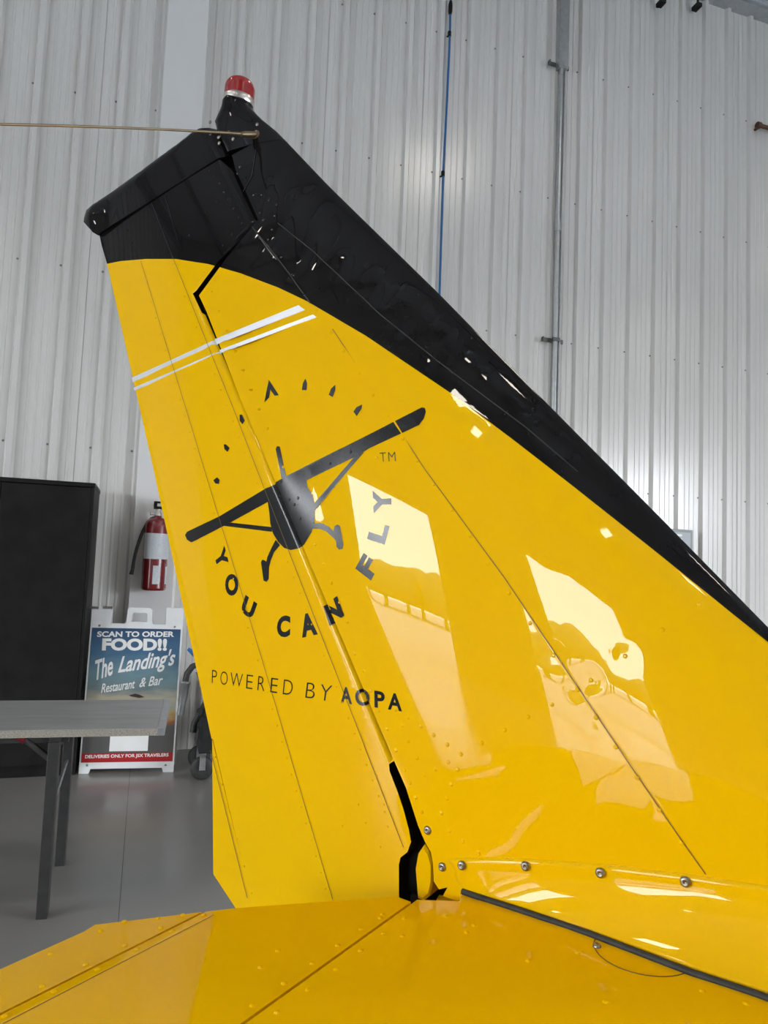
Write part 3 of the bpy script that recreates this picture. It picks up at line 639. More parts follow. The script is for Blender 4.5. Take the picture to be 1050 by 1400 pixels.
# --- stabiliser, elevator, tab (upper skins as gently curved solids)
def zst(x): return np.interp(x, [-0.95, -0.85, -0.53, -0.45, -0.30, -0.10, 0.10, 0.22], [1.000, 1.010, 1.036, 1.047, 1.060, 1.068, 1.062, 1.035])
def zpx(x, y):
    z = 1.04
    for _ in range(8): p = on_z(x, y, z); z = float(zst(p[0]))
    return p[0], p[1]
def ZP(l): return [zpx(*q) for q in l]
def slab(name, poly, m, t=0.03, dz=0.0, step=0.03):
    poly = np.array(poly); lo, hi = poly.min(0), poly.max(0)
    G = np.array([(x, y) for x in np.arange(lo[0] + .004, hi[0], step) for y in np.arange(lo[1] + .01, hi[1], 0.08)]); G = G[inside(poly, G)]; G = G[seg_dist(poly, G) > 0.003]
    # rounded border: inner ring
    vv = [Vector(p) for p in poly] + [Vector(p) for p in G]
    V, E, FC, *_ = delaunay_2d_cdt(vv, [], [list(range(len(poly)))], 1, 1e-6)
    V = np.array([(p.x, p.y) for p in V]); n = len(V); d = seg_dist(poly, V); drop = 0.0012 * np.clip(1 - d / 0.003, 0, 1)
    topz = zst(V[:, 0]) + dz - drop
    fs = []
    for f in FC:
        a, b_, c_ = V[f[0]], V[f[1]], V[f[2]]; s = (b_[0] - a[0]) * (c_[1] - a[1]) - (b_[1] - a[1]) * (c_[0] - a[0]); fs.append(tuple(f) if s > 0 else tuple(reversed(f)))
    tx = np.clip((V[:, 0] + 0.93) / 0.3, 0.12, 1) * t
    vs = [(*p, z) for p, z in zip(V, topz)] + [(*p, z - q) for p, z, q in zip(V, topz, tx)]
    ed = {(f[i], f[(i + 1) % len(f)]) for f in fs for i in range(len(f))}
    vr = []; allf = list(fs) + [tuple(i + n for i in reversed(f)) for f in fs]
    base = 2 * n
    for i, j in ed:
        if (j, i) in ed: continue
        k = base + len(vr); vr += [vs[i], vs[j], vs[j + n], vs[i + n]]; allf.append((k, k + 3, k + 2, k + 1))
    me = bpy.data.meshes.new(name); me.from_pydata([tuple(map(float, p)) for p in vs + vr], [], allf)
    me.polygons.foreach_set('use_smooth', [i < len(fs) for i in range(len(allf))]); me.update()
    gx = (zst(V[:, 0] + .02) - zst(V[:, 0] - .02)) / .04
    up_ = np.stack([-gx, np.zeros(n), np.ones(n)], 1); up_ /= np.linalg.norm(up_, axis=1)[:, None]
    return part(link(name, me, m))
hx = zpx(445, 1317)[0]
tx_ = zpx(140, 1315)[0]
e = ZP([(130, 1263), (277, 1246), (283, 1245.5), (325, 1240), (450, 1231), (545, 1225.5), (557, 1231)])
te_x = zpx(60, 1297)[0]
OUT = -1.7
stab_root = ZP([(575, 1231), (612, 1216), (632, 1217)])
poly_st = [(hx + 0.0022, OUT), (0.20, OUT), (0.22, 0.0), (stab_root[1][0], 0.0), (hx + 0.06, stab_root[0][1] + 0.02), (hx + 0.0022, e[6][1] + 0.01)]
stab = slab('stabilizer', poly_st, YEL, 0.05)
poly_el = [(hx - 0.0022, OUT), (hx - 0.0022, e[6][1])] + [e[5], e[4], e[3], (tx_ + 0.0022, e[2][1])] + [(tx_ + 0.0022, OUT)]
elev = slab('elevator', poly_el, YEL, 0.04)
poly_tb = [(tx_ - 0.0022, OUT), (tx_ - 0.0022, e[1][1]), e[0], (te_x, e[0][1] - 0.02), (te_x, OUT)]
etab = slab('elevator_tab', poly_tb, YEL, 0.02)
b = MB()
for x in (hx, tx_):
    z = float(zst(x)); b.box((x - 0.012, OUT, z - 0.02), (x + 0.012, e[5][1] - 0.01 if x == hx else e[2][1] - 0.004, z - 0.006))
part(b.build('hinge_rod', DARK))
def top_strip(a, b_, w, m, parent, n=24, name='skin_joint', off=0.0003):
    A, B_ = np.array(a), np.array(b_); t = np.linspace(0, 1, n); C_ = A + (B_ - A) * t[:, None]; d = _n(B_ - A); nn = np.array([-d[1], d[0]]) * w / 2
    vs = [(p[0] + nn[0], p[1] + nn[1], zst(p[0] + nn[0]) + off) for p in C_] + [(p[0] - nn[0], p[1] - nn[1], zst(p[0] - nn[0]) + off) for p in C_]
    o = raw(name, vs, [(i, n + i, n + i + 1, i + 1) for i in range(n - 1)], m, parent); return o
top_strip((tx_ + 0.022, OUT), (tx_ + 0.022, e[2][1] - 0.004), 0.0012, SEAM, elev)
def top_rivets(spots, parent, r=0.0036):
    b = MB()
    for x, y in spots: b.lathe([(r, -0.0004), (r * .9, 0.0007), (r * .6, 0.0013), (r * .2, 0.0016)], (x, y, float(zst(x))), (0, 0, 1), 8)
    tag(b.build('rivets', YEL, parent), kind='stuff')
top_rivets([(tx_ - 0.012, y) for y in np.arange(OUT, e[1][1] - .01, 0.055)] + [(te_x + 0.02, y) for y in np.arange(OUT, e[0][1], 0.07)] + ZP([(170, 1260), (215, 1256), (250, 1251)]), etab)
top_rivets([(tx_ + 0.010, y) for y in np.arange(OUT, e[2][1] - .01, 0.055)] + [(hx - 0.014, y) for y in np.arange(OUT, e[6][1] - .02, 0.05)] + ZP([(356, 1323), (520, 1255), (380, 1300)]), elev)
top_rivets([(hx + 0.02, y) for y in np.arange(OUT, e[6][1] - .02, 0.05)] + ZP([(638, 1275), (722, 1314), (790, 1303), (828, 1370), (960, 1355), (1020, 1372), (608, 1252), (550, 1280), (648, 1265)]), stab)
# inspection cover ring, in the stabiliser by the fairing
cc = ZP([(880, 1300)])[0]; rc = abs(np.linalg.norm(np.array(ZP([(812, 1290)])[0]) - np.array(cc)))
b = MB(); pts = [(cc[0] + rc * math.cos(a), cc[1] + rc * math.sin(a), float(zst(cc[0] + rc * math.cos(a))) + 0.0002) for a in np.linspace(0, 2 * math.pi, 49)]
b.tube(pts, 0.0007, 6, False); b.build('inspection_cover', SEAM, stab)
sx_ = ZP([(816, 1294)])[0]; screw(0, 0, P=np.array([*sx_, float(zst(sx_[0]))]), nn=np.array([0, 0, 1.0]), parent=stab, r=0.005)

# --- root fairing between fin and stabiliser
tp = [(612, 1174), (640, 1172), (680, 1172), (725, 1174), (835, 1182), (950, 1196), (1050, 1211), (1130, 1225), (1300, 1257)]
bp_ = [(627, 1218), (650, 1226), (700, 1242), (745, 1257), (809, 1279), (945, 1331), (1050, 1366), (1130, 1393), (1300, 1451)]
fo = [(622, 1188), (645, 1189), (690, 1191), (740, 1194), (838, 1201), (950, 1214), (1050, 1232), (1130, 1248), (1300, 1284)]
tp3, fo3, bp3 = [], [], []
for l, out in ((tp, tp3), (fo, fo3)):
    q = PX(l); T = thick_fin(q[:, 0], q[:, 1]) + 0.0016; out += [np.array((a[0], -t, a[1])) for a, t in zip(q, T)]
for p in bp_:
    q = zpx(*p); bp3.append(np.array([q[0], q[1], float(zst(q[0])) + 0.003]))
def dense(l, n=60):
    l = np.array(l); d = np.concatenate([[0], np.cumsum(np.linalg.norm(np.diff(l, axis=0), axis=1))]); d /= d[-1]; t = np.linspace(0, 1, n)
    # smooth interpolation
    return np.stack([np.interp(t, d, l[:, k]) for k in range(3)], 1)
tp3, fo3, bp3 = dense(tp3), dense(fo3), dense(bp3)
rows = [tp3, tp3 * .5 + fo3 * .5, fo3]
NB = 12
for k in range(1, NB + 1):
    t = k / NB; ctrl = np.stack([(fo3[:, 0] + bp3[:, 0]) / 2, fo3[:, 1] * .8 + bp3[:, 1] * .2, bp3[:, 2] * .6 + fo3[:, 2] * .4], 1)
    rows.append((1 - t) ** 2 * fo3 + 2 * t * (1 - t) * ctrl + t * t * bp3)
n = 60; vs = [tuple(p) for r_ in rows for p in r_]; fs = [(i * n + k, i * n + k + 1, (i + 1) * n + k + 1, (i + 1) * n + k) for i in range(len(rows) - 1) for k in range(n - 1)]
me = bpy.data.meshes.new('root_fairing'); me.from_pydata([tuple(map(float, p)) for p in vs], [], [tuple(reversed(f)) for f in fs]); me.polygons.foreach_set('use_smooth', [True] * len(fs)); me.update()
fair = part(link('root_fairing', me, YEL)); sm = fair.modifiers.new('s', 'SOLIDIFY'); sm.thickness = 0.002; sm.offset = -1
fair['label'] = 'flared yellow fairing where the fin meets the stabilizer'
b = MB(); b.tube([p + np.array([0, -0.002, -0.001]) for p in bp3[1:]], 0.0042, 8); part(b.build('rubber_seal', RUBBER))
for x, y in ((633, 1182), (720, 1183), (822, 1192), (938, 1204)):
    q = PX([(x, y)]); T = thick_fin(q[:, 0], q[:, 1])[0]; screw(0, 0, P=np.array([q[0][0], -T - 0.0035, q[0][1]]), nn=np.array([0, -1.0, 0]), parent=fair)
# --- tail cone fitting seen below the hinge gap
fp = [(581, 1154), (587, 1164), (592, 1180), (592, 1206), (588, 1224), (580, 1231), (572, 1228), (568.6, 1187), (572, 1167)]
pl = [hit(x, y, (0, 1, 0), -0.035) for x, y in fp]; k = len(pl)
b = MB(); c0 = np.mean(pl, axis=0)
r0 = [np.array(p) for p in pl]; r1 = [c0 + (p - c0) * 1.0 + np.array([0, 0.05, 0]) for p in pl]; r2 = [c0 + (p - c0) * .86 + np.array([0, -0.004, 0]) for p in pl]
b.add(r2 + r0 + r1, [tuple(range(k))] + [(i, (i + 1) % k, k + (i + 1) % k, k + i) for i in range(k)] + [(k + i, k + (i + 1) % k, 2 * k + (i + 1) % k, 2 * k + i) for i in range(k)])
part(b.build('rudder_fitting', YEL))
# --- tail cone below (stands on the tail wheel side of the hangar floor out of sight)
b = MB(); prf = []
xs = np.linspace(-0.52, 2.4, 8)
ring = []
for x in xs:
    t = (x + 0.52) / 2.92; w_, h_ = 0.055 + 0.30 * t, 0.09 + 0.33 * t; zc = 0.93 - 0.05 * t
    ring.append([(x, w_ * math.cos(a) , zc + h_ * math.sin(a)) for a in np.linspace(0, 2 * math.pi, 20, endpoint=False)])
vs = [p for r_ in ring for p in r_]; fs = [(i * 20 + k, i * 20 + (k + 1) % 20, (i + 1) * 20 + (k + 1) % 20, (i + 1) * 20 + k) for i in range(7) for k in range(20)]
b.add(vs, fs, True); b.add(vs[:20], [tuple(range(20))]); b.add(vs[-20:], [tuple(range(20))])
b2 = None
tailcone = part(b.build('tail_cone', YEL))
b = MB(); b.box((-0.565, -0.024, 0.90), (-0.46, 0.024, 1.012), bev=0.006); part(b.build('gap_shade_block', DARK))  # added dark block, its colour stands in for shade below the hinge gap

# ================================================================== HANGAR OBJECTS
def wbox(b, u0, u1, v0, v1, z0, z1, bev=0.0): b.box((u0, v0, z0), (u1, v1, z1), T=lambda p: W(*p), bev=bev)
# black storage cabinet standing against the wall
CABM = mat('cabinet_black', (0.006, 0.006, 0.006), 0.5, spec=0.15, noise=(8.0, (0.016, 0.015, 0.015), 0.3, (1, 1, 1)))
q = wall_uvz(on_z(107, 1062, 0)); cu1, cv = q[0] - 0.025, q[1]
ch = wall_uvz(hit(136, 661, WN, np.dot(WN, W0) + cv))[2]
cu0 = wall_uvz(hit(2, 660, WN, np.dot(WN, W0) + cv))[0]; dw = cu1 - cu0 - 0.02
e = empty('storage_cabinet', M=Wm((cu0), cv / 2, 0)); tag(e, 'tall black steel storage cabinet against the ribbed wall behind the table', 'cabinet')
inv = e.matrix_world.inverted()
def wpart(b, name, m, par):
    o = b.build(name, m); o.parent = par; o.matrix_parent_inverse = (par.matrix_world if par.type == 'EMPTY' else par.parent.matrix_world).inverted(); return o
b = MB(); wbox(b, cu0 - dw - 0.02, cu1, 0.05, cv - 0.022, 0.07, ch - 0.03); wbox(b, cu0 - dw - 0.02, cu1, 0.06, cv - 0.05, 0, 0.07)
body = wpart(b, 'body', CABM, e)
b = MB(); wbox(b, cu0 - dw - 0.03, cu1 + 0.004, 0.045, cv + 0.004, ch - 0.03, ch, 0.004); wpart(b, 'top_panel', CABM, e)
for a0, a1 in ((cu0 + 0.003, cu1 - 0.022), (cu0 - dw, cu0 - 0.003)):
    b = MB(); wbox(b, a0, a1, cv - 0.02, cv, 0.085, ch - 0.036, 0.004); d = wpart(b, 'door', CABM, e)
b = MB(); wbox(b, cu1 - 0.019, cu1, cv - 0.021, cv, 0.075, ch - 0.032, 0.002); wpart(b, 'side_frame', CABM, e)
b = MB(); wbox(b, cu0 - 0.075, cu0 - 0.055, cv, cv + 0.035, 1.0, 1.14, 0.004); wpart(b, 'handle', GALV, e)

# fire extinguisher on the column cover
EXR = mat('extinguisher_red', (0.17, 0.007, 0.011), 0.25, coat=0.6, noise=(8.0, (0.14, 0.006, 0.009), 0.3, (1, 1, 1)))
vex = 0.09 + 0.115
PV = lambda x, y, v=vex: wall_uvz(on_wall(x, y, v))
ub, _, zb = PV(209.5, 807); zt = PV(216, 708)[2]; rad = (PV(226.5, 800)[0] - PV(192, 800)[0]) / 2
uc = ub
e = empty('fire_extinguisher', M=Wm(uc, vex, zb)); tag(e, 'red fire extinguisher with a black hose hanging on the wall column', 'fire extinguisher')
hz = zt - zb
b = MB(); b.lathe([(rad * .86, 0), (rad * .97, 0.006), (rad, 0.02), (rad, hz * .88), (rad * .93, hz * .94), (rad * .7, hz * .985), (rad * .35, hz * 1.0), (rad * .3, hz * 1.03)], W(uc, vex, zb), (0, 0, 1), 32); cyl = wpart(b, 'cylinder', EXR, e)
VAL = mat('valve_metal', (0.6, 0.58, 0.54), 0.35, metal=0.8, noise=(30.0, (0.5, 0.48, 0.44), 0.3, (1, 1, 1)))
b = MB(); b.lathe([(rad * .3, hz * 1.02), (rad * .3, hz * 1.07), (rad * .22, hz * 1.08), (rad * .22, hz * 1.12)], W(uc, vex, zb), (0, 0, 1), 14); b.tube([W(uc, vex, zb + hz * 1.06), W(uc - rad * .62, vex + .01, zb + hz * 1.05)], 0.012, 10); wpart(b, 'valve', VAL, e)
b = MB(); T_ = lambda p: W(uc + p[0], vex + p[1], zb + hz * 1.12 + p[2])
b.box((-0.035, -0.014, 0), (0.11, 0.014, 0.022), T=T_, bev=0.004); b.box((-0.035, -0.014, 0.045), (0.12, 0.014, 0.06), T=T_, bev=0.004); b.box((-0.035, -0.012, 0.015), (-0.01, 0.012, 0.05), T=T_); wpart(b, 'lever', CABM, e)
hp = [(500, 250), (440, 270), (385, 330), (330, 430), (285, 550), (250, 660), (228, 740), (210, 830), (203, 880)]
b = MB(); b.tube([on_wall(160 + x / 9.33, 680 + y / 9.33, vex + 0.01 - 0.05 * max(0, (i - 3) / 5)) for i, (x, y) in enumerate(hp)], 0.0125, 10); wpart(b, 'hose', RUBBER, e)
b = MB(); pa, pb, pc = (on_wall(160 + x / 9.33, 680 + y / 9.33, vex - 0.04) for x, y in ((204, 872), (200, 912), (180, 985)))
b.tube([pa, pb], 0.014, 10); b.tube([pb, pc], [0.013, 0.017], 10); wpart(b, 'nozzle', RUBBER, e)
LAB = mat('paper_label', (0.58, 0.58, 0.57), 0.5, noise=(70.0, (0.42, 0.47, 0.55), 0.16, (1, 1, 2.2)))
def wrap(name, x0, x1, y0, y1, m, extra=0.0012):
    a = []; vs = []; 
    cam2 = math.atan2(*(np.array([np.dot(CAM - W(uc, vex, 0), WU), np.dot(CAM - W(uc, vex, 0), WN)])))   # angle of the viewer round the cylinder
    def ang(x):
        xl, xr = 192 + (160 - 160), 226.5
        return math.asin(max(-.98, min(.98, (x - xl) / (xr - xl) * 2 - 1)))
    A0, A1 = ang(x0), ang(x1); n_ = 14
    for z in (y1, y0):
        for i in range(n_):
            th = cam2 + (A0 + (A1 - A0) * i / (n_ - 1)); vs.append(W(uc + (rad + extra) * math.sin(th), vex + (rad + extra) * math.cos(th), zb + hz * z))
    b = MB(); b.add(vs, [(i, i + 1, n_ + i + 1, n_ + i) for i in range(n_ - 1)], True); return wpart(b, name, m, e)
wrap('label', 193, 226.3, 0.43, 0.78, LAB); wrap('tag', 207, 216.5, 0.09, 0.34, LAB); wrap('tag', 223.6, 226.3, 0.09, 0.33, LAB)
b = MB(); b.box((uc - 0.03, 0.091, zb + hz * .5), (uc + 0.03, vex - rad, zb + hz * .95), T=lambda p: W(*p)); wpart(b, 'bracket', CABM, e)

# A-frame sign
BL, BR = on_z(107.2, 1058, 0), on_z(237, 1055.5, 0)
ex_ = _n(BR - BL); bk = np.array([-ex_[1], ex_[0], 0]); bk = bk if np.dot(bk, BL - CAM) > 0 else -bk
lean = math.radians(4); uy = np.array([0, 0, math.cos(lean)]) + bk * math.sin(lean); nz_ = np.cross(ex_, uy)
sgM = Matrix([[ex_[i], uy[i], nz_[i], BL[i]] for i in range(3)] + [[0, 0, 0, 1]])
e = empty('sidewalk_sign', M=sgM); tag(e, 'white folding A-frame sign with a beach poster offering food', 'sign')
def SG(x, y):
    p = hit(100 + x / 5.526, 820 + y / 5.526, nz_, np.dot(nz_, BL)) - BL
    return float(np.dot(p, ex_)), float(np.dot(p, uy))
sw = float(np.linalg.norm(BR - BL)); sh = (SG(135, 45)[1] + SG(840, 65)[1]) / 2
WHP = mat('white_plastic', (0.70, 0.71, 0.72), 0.45, noise=(12.0, (0.62, 0.63, 0.64), 0.3, (1, 1, 1)))
def prism(poly, z0, z1, hole=None):
    vv = [Vector(p) for p in poly]; fl = [list(range(len(poly)))]
    ed = []
    if hole: 
        s0 = len(vv); vv += [Vector(p) for p in hole]; ed = [(s0 + i, s0 + (i + 1) % len(hole)) for i in range(len(hole))]
    V, E, FC, *_ = delaunay_2d_cdt(vv, ed, fl, 1, 1e-6); V2 = np.array([(p.x, p.y) for p in V])
    FC = [tuple(f) for f in FC]
    if hole:
        cen = np.array([V2[list(f)].mean(0) for f in FC]); k = ~inside(hole, cen); FC = [f for f, s in zip(FC, k) if s]
    n = len(V2); fs = []
    for f in FC:
        a, b_, c_ = V2[f[0]], V2[f[1]], V2[f[2]]; s = (b_[0] - a[0]) * (c_[1] - a[1]) - (b_[1] - a[1]) * (c_[0] - a[0]); fs.append(f if s > 0 else f[::-1])
    vs = [(*p, z1) for p in V2] + [(*p, z0) for p in V2]; out = fs + [tuple(i + n for i in f[::-1]) for f in fs]
    eds = {(f[i], f[(i + 1) % 3]) for f in fs for i in range(3)}
    out += [(i, i + n, j + n, j) for i, j in eds if (j, i) not in eds]
    return vs, out
tab_l, tab_r = SG(290, 100)[0] - 0.0, SG(705, 100)[0]
nb = (SG(290, 180)[1] + SG(705, 187)[1]) / 2; h0, h1 = SG(405, 120)[0], SG(600, 120)[0]; ht = SG(500, 60)[1]
f0, f1, fa_ = SG(115, 1300)[0], SG(680, 1290)[0], (SG(115, 1280)[1] + SG(680, 1268)[1]) / 2
outline = [(0, 0), (f0, 0), (f0 + .01, fa_), (f1 - .01, fa_), (f1, 0), (sw, 0), (sw, sh), (tab_r, sh), (tab_r, nb), (h1 + .01, nb), (h1, nb + .02), (h1 - .005, ht - .01), (h1 - .02, ht), (h0 + .02, ht), (h0 + .005, ht - .01), (h0, nb + .02), (h0 - .01, nb), (tab_l, nb), (tab_l, sh), (0, sh)]
hl = [SG(440, 165), SG(560, 165), SG(555, 100), SG(450, 95)]; hx0, hx1, hy0, hy1 = hl[0][0], hl[1][0], hl[0][1], hl[2][1]
hole = [(hx0, hy0), (hx1, hy0), (hx1 - .003, hy1 - .01), (hx1 - .013, hy1), (hx0 + .013, hy1), (hx0 + .003, hy1 - .01)]
def local(name, vs, fs, m, par=e, sm=False):
    o = raw(name, vs, fs, m, None, sm); o.parent = par; return o
vs, fs = prism(outline, -0.03, 0.0, hole); board = local('board', vs, fs, WHP)
# rear board leaning the other way
lb = 2 * lean; R_ = lambda p: (p[0], sh * 0.99 - (sh * 0.99 - p[1]) * math.cos(lb) + (-0.035 - p[2]) * 0, -0.035 - (sh * 0.99 - p[1]) * math.sin(lb) + p[2])
local('board', [R_(p) for p in vs], [f[::-1] for f in fs], WHP)
p0, p1, py0, py1 = 0.012, sw - 0.012, (SG(50, 1235)[1] + SG(750, 1215)[1]) / 2, (SG(140, 220)[1] + SG(830, 215)[1]) / 2
PM = bpy.data.materials.new('poster_print'); PM.use_nodes = True; t = PM.node_tree; bs = t.nodes['Principled BSDF']; bs.inputs['Roughness'].default_value = 0.35
tcn = t.nodes.new('ShaderNodeTexCoord'); sp = t.nodes.new('ShaderNodeSeparateXYZ'); mr = t.nodes.new('ShaderNodeMapRange'); rp = t.nodes.new('ShaderNodeValToRGB'); nzn = t.nodes.new('ShaderNodeTexNoise'); ad = t.nodes.new('ShaderNodeMath'); ad.operation = 'MULTIPLY_ADD'
nzn.inputs['Scale'].default_value = 7; nzn.inputs['Detail'].default_value = 5; mp = t.nodes.new('ShaderNodeMapping'); mp.inputs['Scale'].default_value = (1, 3, 1)
t.links.new(tcn.outputs['Object'], sp.inputs[0]); t.links.new(sp.outputs['Y'], mr.inputs[0]); mr.inputs[1].default_value = py0; mr.inputs[2].default_value = py1
t.links.new(tcn.outputs['Object'], mp.inputs[0]); t.links.new(mp.outputs[0], nzn.inputs[0]); t.links.new(nzn.outputs[0], ad.inputs[0]); ad.inputs[1].default_value = 0.14
sb = t.nodes.new('ShaderNodeMath'); sb.operation = 'SUBTRACT'; sb.inputs[1].default_value = 0.07; t.links.new(mr.outputs[0], sb.inputs[0]); t.links.new(sb.outputs[0], ad.inputs[2]); t.links.new(ad.outputs[0], rp.inputs[0]); t.links.new(rp.outputs[0], bs.inputs['Base Color'])
els = rp.color_ramp.elements
stops = [(0.0, (0.08, 0.08, 0.078)), (0.24, (0.09, 0.088, 0.085)), (0.285, (0.30, 0.10, 0.035)), (0.34, (0.38, 0.26, 0.11)), (0.41, (0.26, 0.29, 0.24)), (0.47, (0.36, 0.32, 0.24)), (0.54, (0.14, 0.19, 0.20)), (0.66, (0.13, 0.22, 0.26)), (0.80, (0.055, 0.13, 0.22)), (1.0, (0.022, 0.062, 0.14))]
els[0].position, els[0].color = stops[0][0], (*stops[0][1], 1); els[1].position, els[1].color = stops[-1][0], (*stops[-1][1], 1)
for p_, c_ in stops[1:-1]: el = els.new(p_); el.color = (*c_, 1)
def quad(a0, a1, b0, b1, z): return [(a0, b0, z), (a1, b0, z), (a1, b1, z), (a0, b1, z)]
vs, fs = prism([(p0, py0), (p1, py0), (p1, py1), (p0, py1)], 0.0, 0.0025); poster = local('poster', vs, fs, PM)
REDP = mat('red_print', (0.36, 0.012, 0.016), 0.4, noise=(9.0, (0.32, 0.01, 0.013), 0.3, (1, 1, 1))); WPR = mat('white_print', (0.76, 0.76, 0.75), 0.4, noise=(9.0, (0.70, 0.70, 0.69), 0.3, (1, 1, 1))); BRP = mat('dark_print', (0.05, 0.03, 0.025), 0.4, noise=(9.0, (0.04, 0.025, 0.02), 0.3, (1, 1, 1)))
ry1 = (SG(58, 1165)[1] + SG(750, 1148)[1]) / 2
local('band', quad(p0, p1, py0, ry1, 0.0031), [(0, 1, 2, 3)], REDP, poster)
ca, cb = SG(272, 1145), SG(570, 1040); local('card', quad(ca[0], cb[0], ca[1], cb[1] + 0.02, 0.0031), [(0, 1, 2, 3)], WPR, poster)
def stext(s, bl, br, tl, bold=0, shear=0.0, spacing=1.0, m=WPR, z=0.0036, name='lettering'):
    v, f = text_flat(s, bold, spacing, shear); a, b_, c_ = np.array(SG(*bl)), np.array(SG(*br)), np.array(SG(*tl))
    p = a + v[:, :1] * (b_ - a) + v[:, 1:] * (c_ - a); return local(name, [(*q_, z) for q_ in p], f, m, poster)
stext('SCAN TO ORDER', (180, 281), (762, 281), (184, 238), 0.035)
stext('FOOD!!', (218, 384), (708, 386), (222, 290), 0.05)
stext('The', (172, 610), (305, 566), (165, 460), 0.02, 0.3); stext("Landing's", (335, 590), (765, 530), (350, 425), 0.02, 0.3)
stext('Restaurant', (212, 705), (468, 668), (212, 635), 0.012, 0.3); stext('& Bar', (500, 662), (676, 640), (505, 590), 0.012, 0.3)
stext('DELIVERIES ONLY FOR JSX TRAVELERS', (90, 1205), (720, 1190), (92, 1172), 0.025)
bt = [SG(*c) for c in ((420, 722), (470, 708), (505, 718), (540, 735), (500, 742), (440, 730))]; local('boat_print', [(*c, 0.0033) for c in bt], [tuple(range(5, -1, -1))], BRP, poster)
for c in ((200, 195), (768, 205), (105, 1250), (697, 1247)):
    a = SG(*c); b = MB(); b.lathe([(0.008, 0), (0.007, 0.003), (0.002, 0.004)], (*a, 0.0), (0, 0, 1), 10); o = b.build('rivet', STEEL); o.parent = e
a = SG(160, 60); b = MB(); 
for c in (160, 265): a = SG(c, 60); b.box((a[0] - .035, a[1] - .008, 0), (a[0] + .03, a[1] + .01, .006))
o = b.build('hinge', STEEL); o.parent = e; tag(o, kind='stuff')

# folding table
zt_ = 0.762
NR, NL, FR = on_z(225, 995.5, zt_), on_z(0, 996.5, zt_), on_z(226, 956, zt_)
dx_ = _n(NL - NR); _p = FR - NR; _p = _n(np.array([-_p[1], _p[0], 0])); _p = _p if np.dot(_p, dx_) > 0 else -_p; dx_ = _n(dx_ * 0.4 + _p * 0.6); wdt = float(np.linalg.norm(FR - NR)); dy_ = np.array([-dx_[1], dx_[0], 0]); dy_ = dy_ if np.dot(dy_, FR - NR) > 0 else -dy_
tM = Matrix([[dx_[i], dy_[i], (0, 0, 1)[i], (NR * (1, 1, 0))[i]] for i in range(3)] + [[0, 0, 0, 1]])
e = empty('folding_table', M=tM); tag(e, 'grey folding work table with black steel legs and a worn chipboard edge', 'table')
TOPM = mat('grey_laminate', (0.33, 0.335, 0.33), 0.35, noise=(3.0, (0.25, 0.25, 0.245), 0.2, (1, 7, 1))); EDG = mat('chipboard_edge', (0.36, 0.335, 0.29), 0.7, noise=(140.0, (0.17, 0.15, 0.125), 0.2, (1, 1, 2))); LEGM = mat('leg_black', (0.02, 0.02, 0.021), 0.4, noise=(25.0, (0.035, 0.034, 0.033), 0.25, (1, 1, 1)))
L_ = 1.83; th = 0.030
def lb(name, boxes, m, par=e):
    b = MB()
    for a, c, bv in boxes: b.box(a, c, bev=bv)
    o = b.build(name, m); o.parent = par; return o
top_ = lb('tabletop', [((0.03, 0.006, zt_ - th), (L_, wdt - 0.006, zt_), 0.002)], TOPM)
lb('edge_strip', [((0.0, 0.0, zt_ - th - .001), (L_, 0.006, zt_ - 0.002), 0.0)], EDG, top_); lb('edge_strip', [((0.0, wdt - 0.006, zt_ - th), (L_, wdt, zt_ - 0.002), 0.0)], EDG, top_)
lb('end_cap', [((-0.002, -0.001, zt_ - th - 0.002), (0.03, wdt + .001, zt_ + 0.0015), 0.002)], GALV, top_)
def TL(x, y, z=0): p = tM.inverted() @ Vector(on_z(x, y, z)); return p
q0, q1 = TL(57.5, 1254), TL(82, 1182)
lw = 0.022
for off in (0.0, L_ - 2 * q0.x):
    for q in (q0, q1):
        lb('leg', [((q.x + off - lw, q.y - lw, 0), (q.x + off + lw, q.y + lw, zt_ - th - 0.02), 0.003)], LEGM)
    lb('leg_rail', [((q0.x + off - lw, min(q0.y, q1.y), zt_ - th - 0.045), (q0.x + off + lw, max(q0.y, q1.y), zt_ - th - 0.005), 0.002)], LEGM)
lb('side_rail', [((q0.x - 0.05, 0.035, zt_ - th - 0.03), (L_ - q0.x + .05, 0.06, zt_ - th), 0.0)], LEGM); lb('side_rail', [((q0.x - 0.05, wdt - 0.06, zt_ - th - 0.03), (L_ - q0.x + .05, wdt - 0.035, zt_ - th), 0.0)], LEGM)
b = MB(); b.tube([(q1.x, q1.y, 0.50), (q0.x + (q1.x - q0.x) * .05, q0.y + .03, 0.42)], 0.008, 8); o = b.build('brace', GALV); o.parent = e
b = MB(); b.tube([(q0.x + 0.01, q0.y + .02, 0.63), (q0.x + 0.13, q0.y + 0.03, zt_ - th - 0.01)], 0.014, 8); o = b.build('brace', LEGM); o.parent = e
b = MB(); b.tube([(q0.x + 0.12, q0.y + 0.03, zt_ - th - 0.02), (q0.x + 0.15, q0.y + 0.03, zt_ - th - 0.004)], 0.017, 8); o = b.build('brace_lock', EXR); o.parent = e

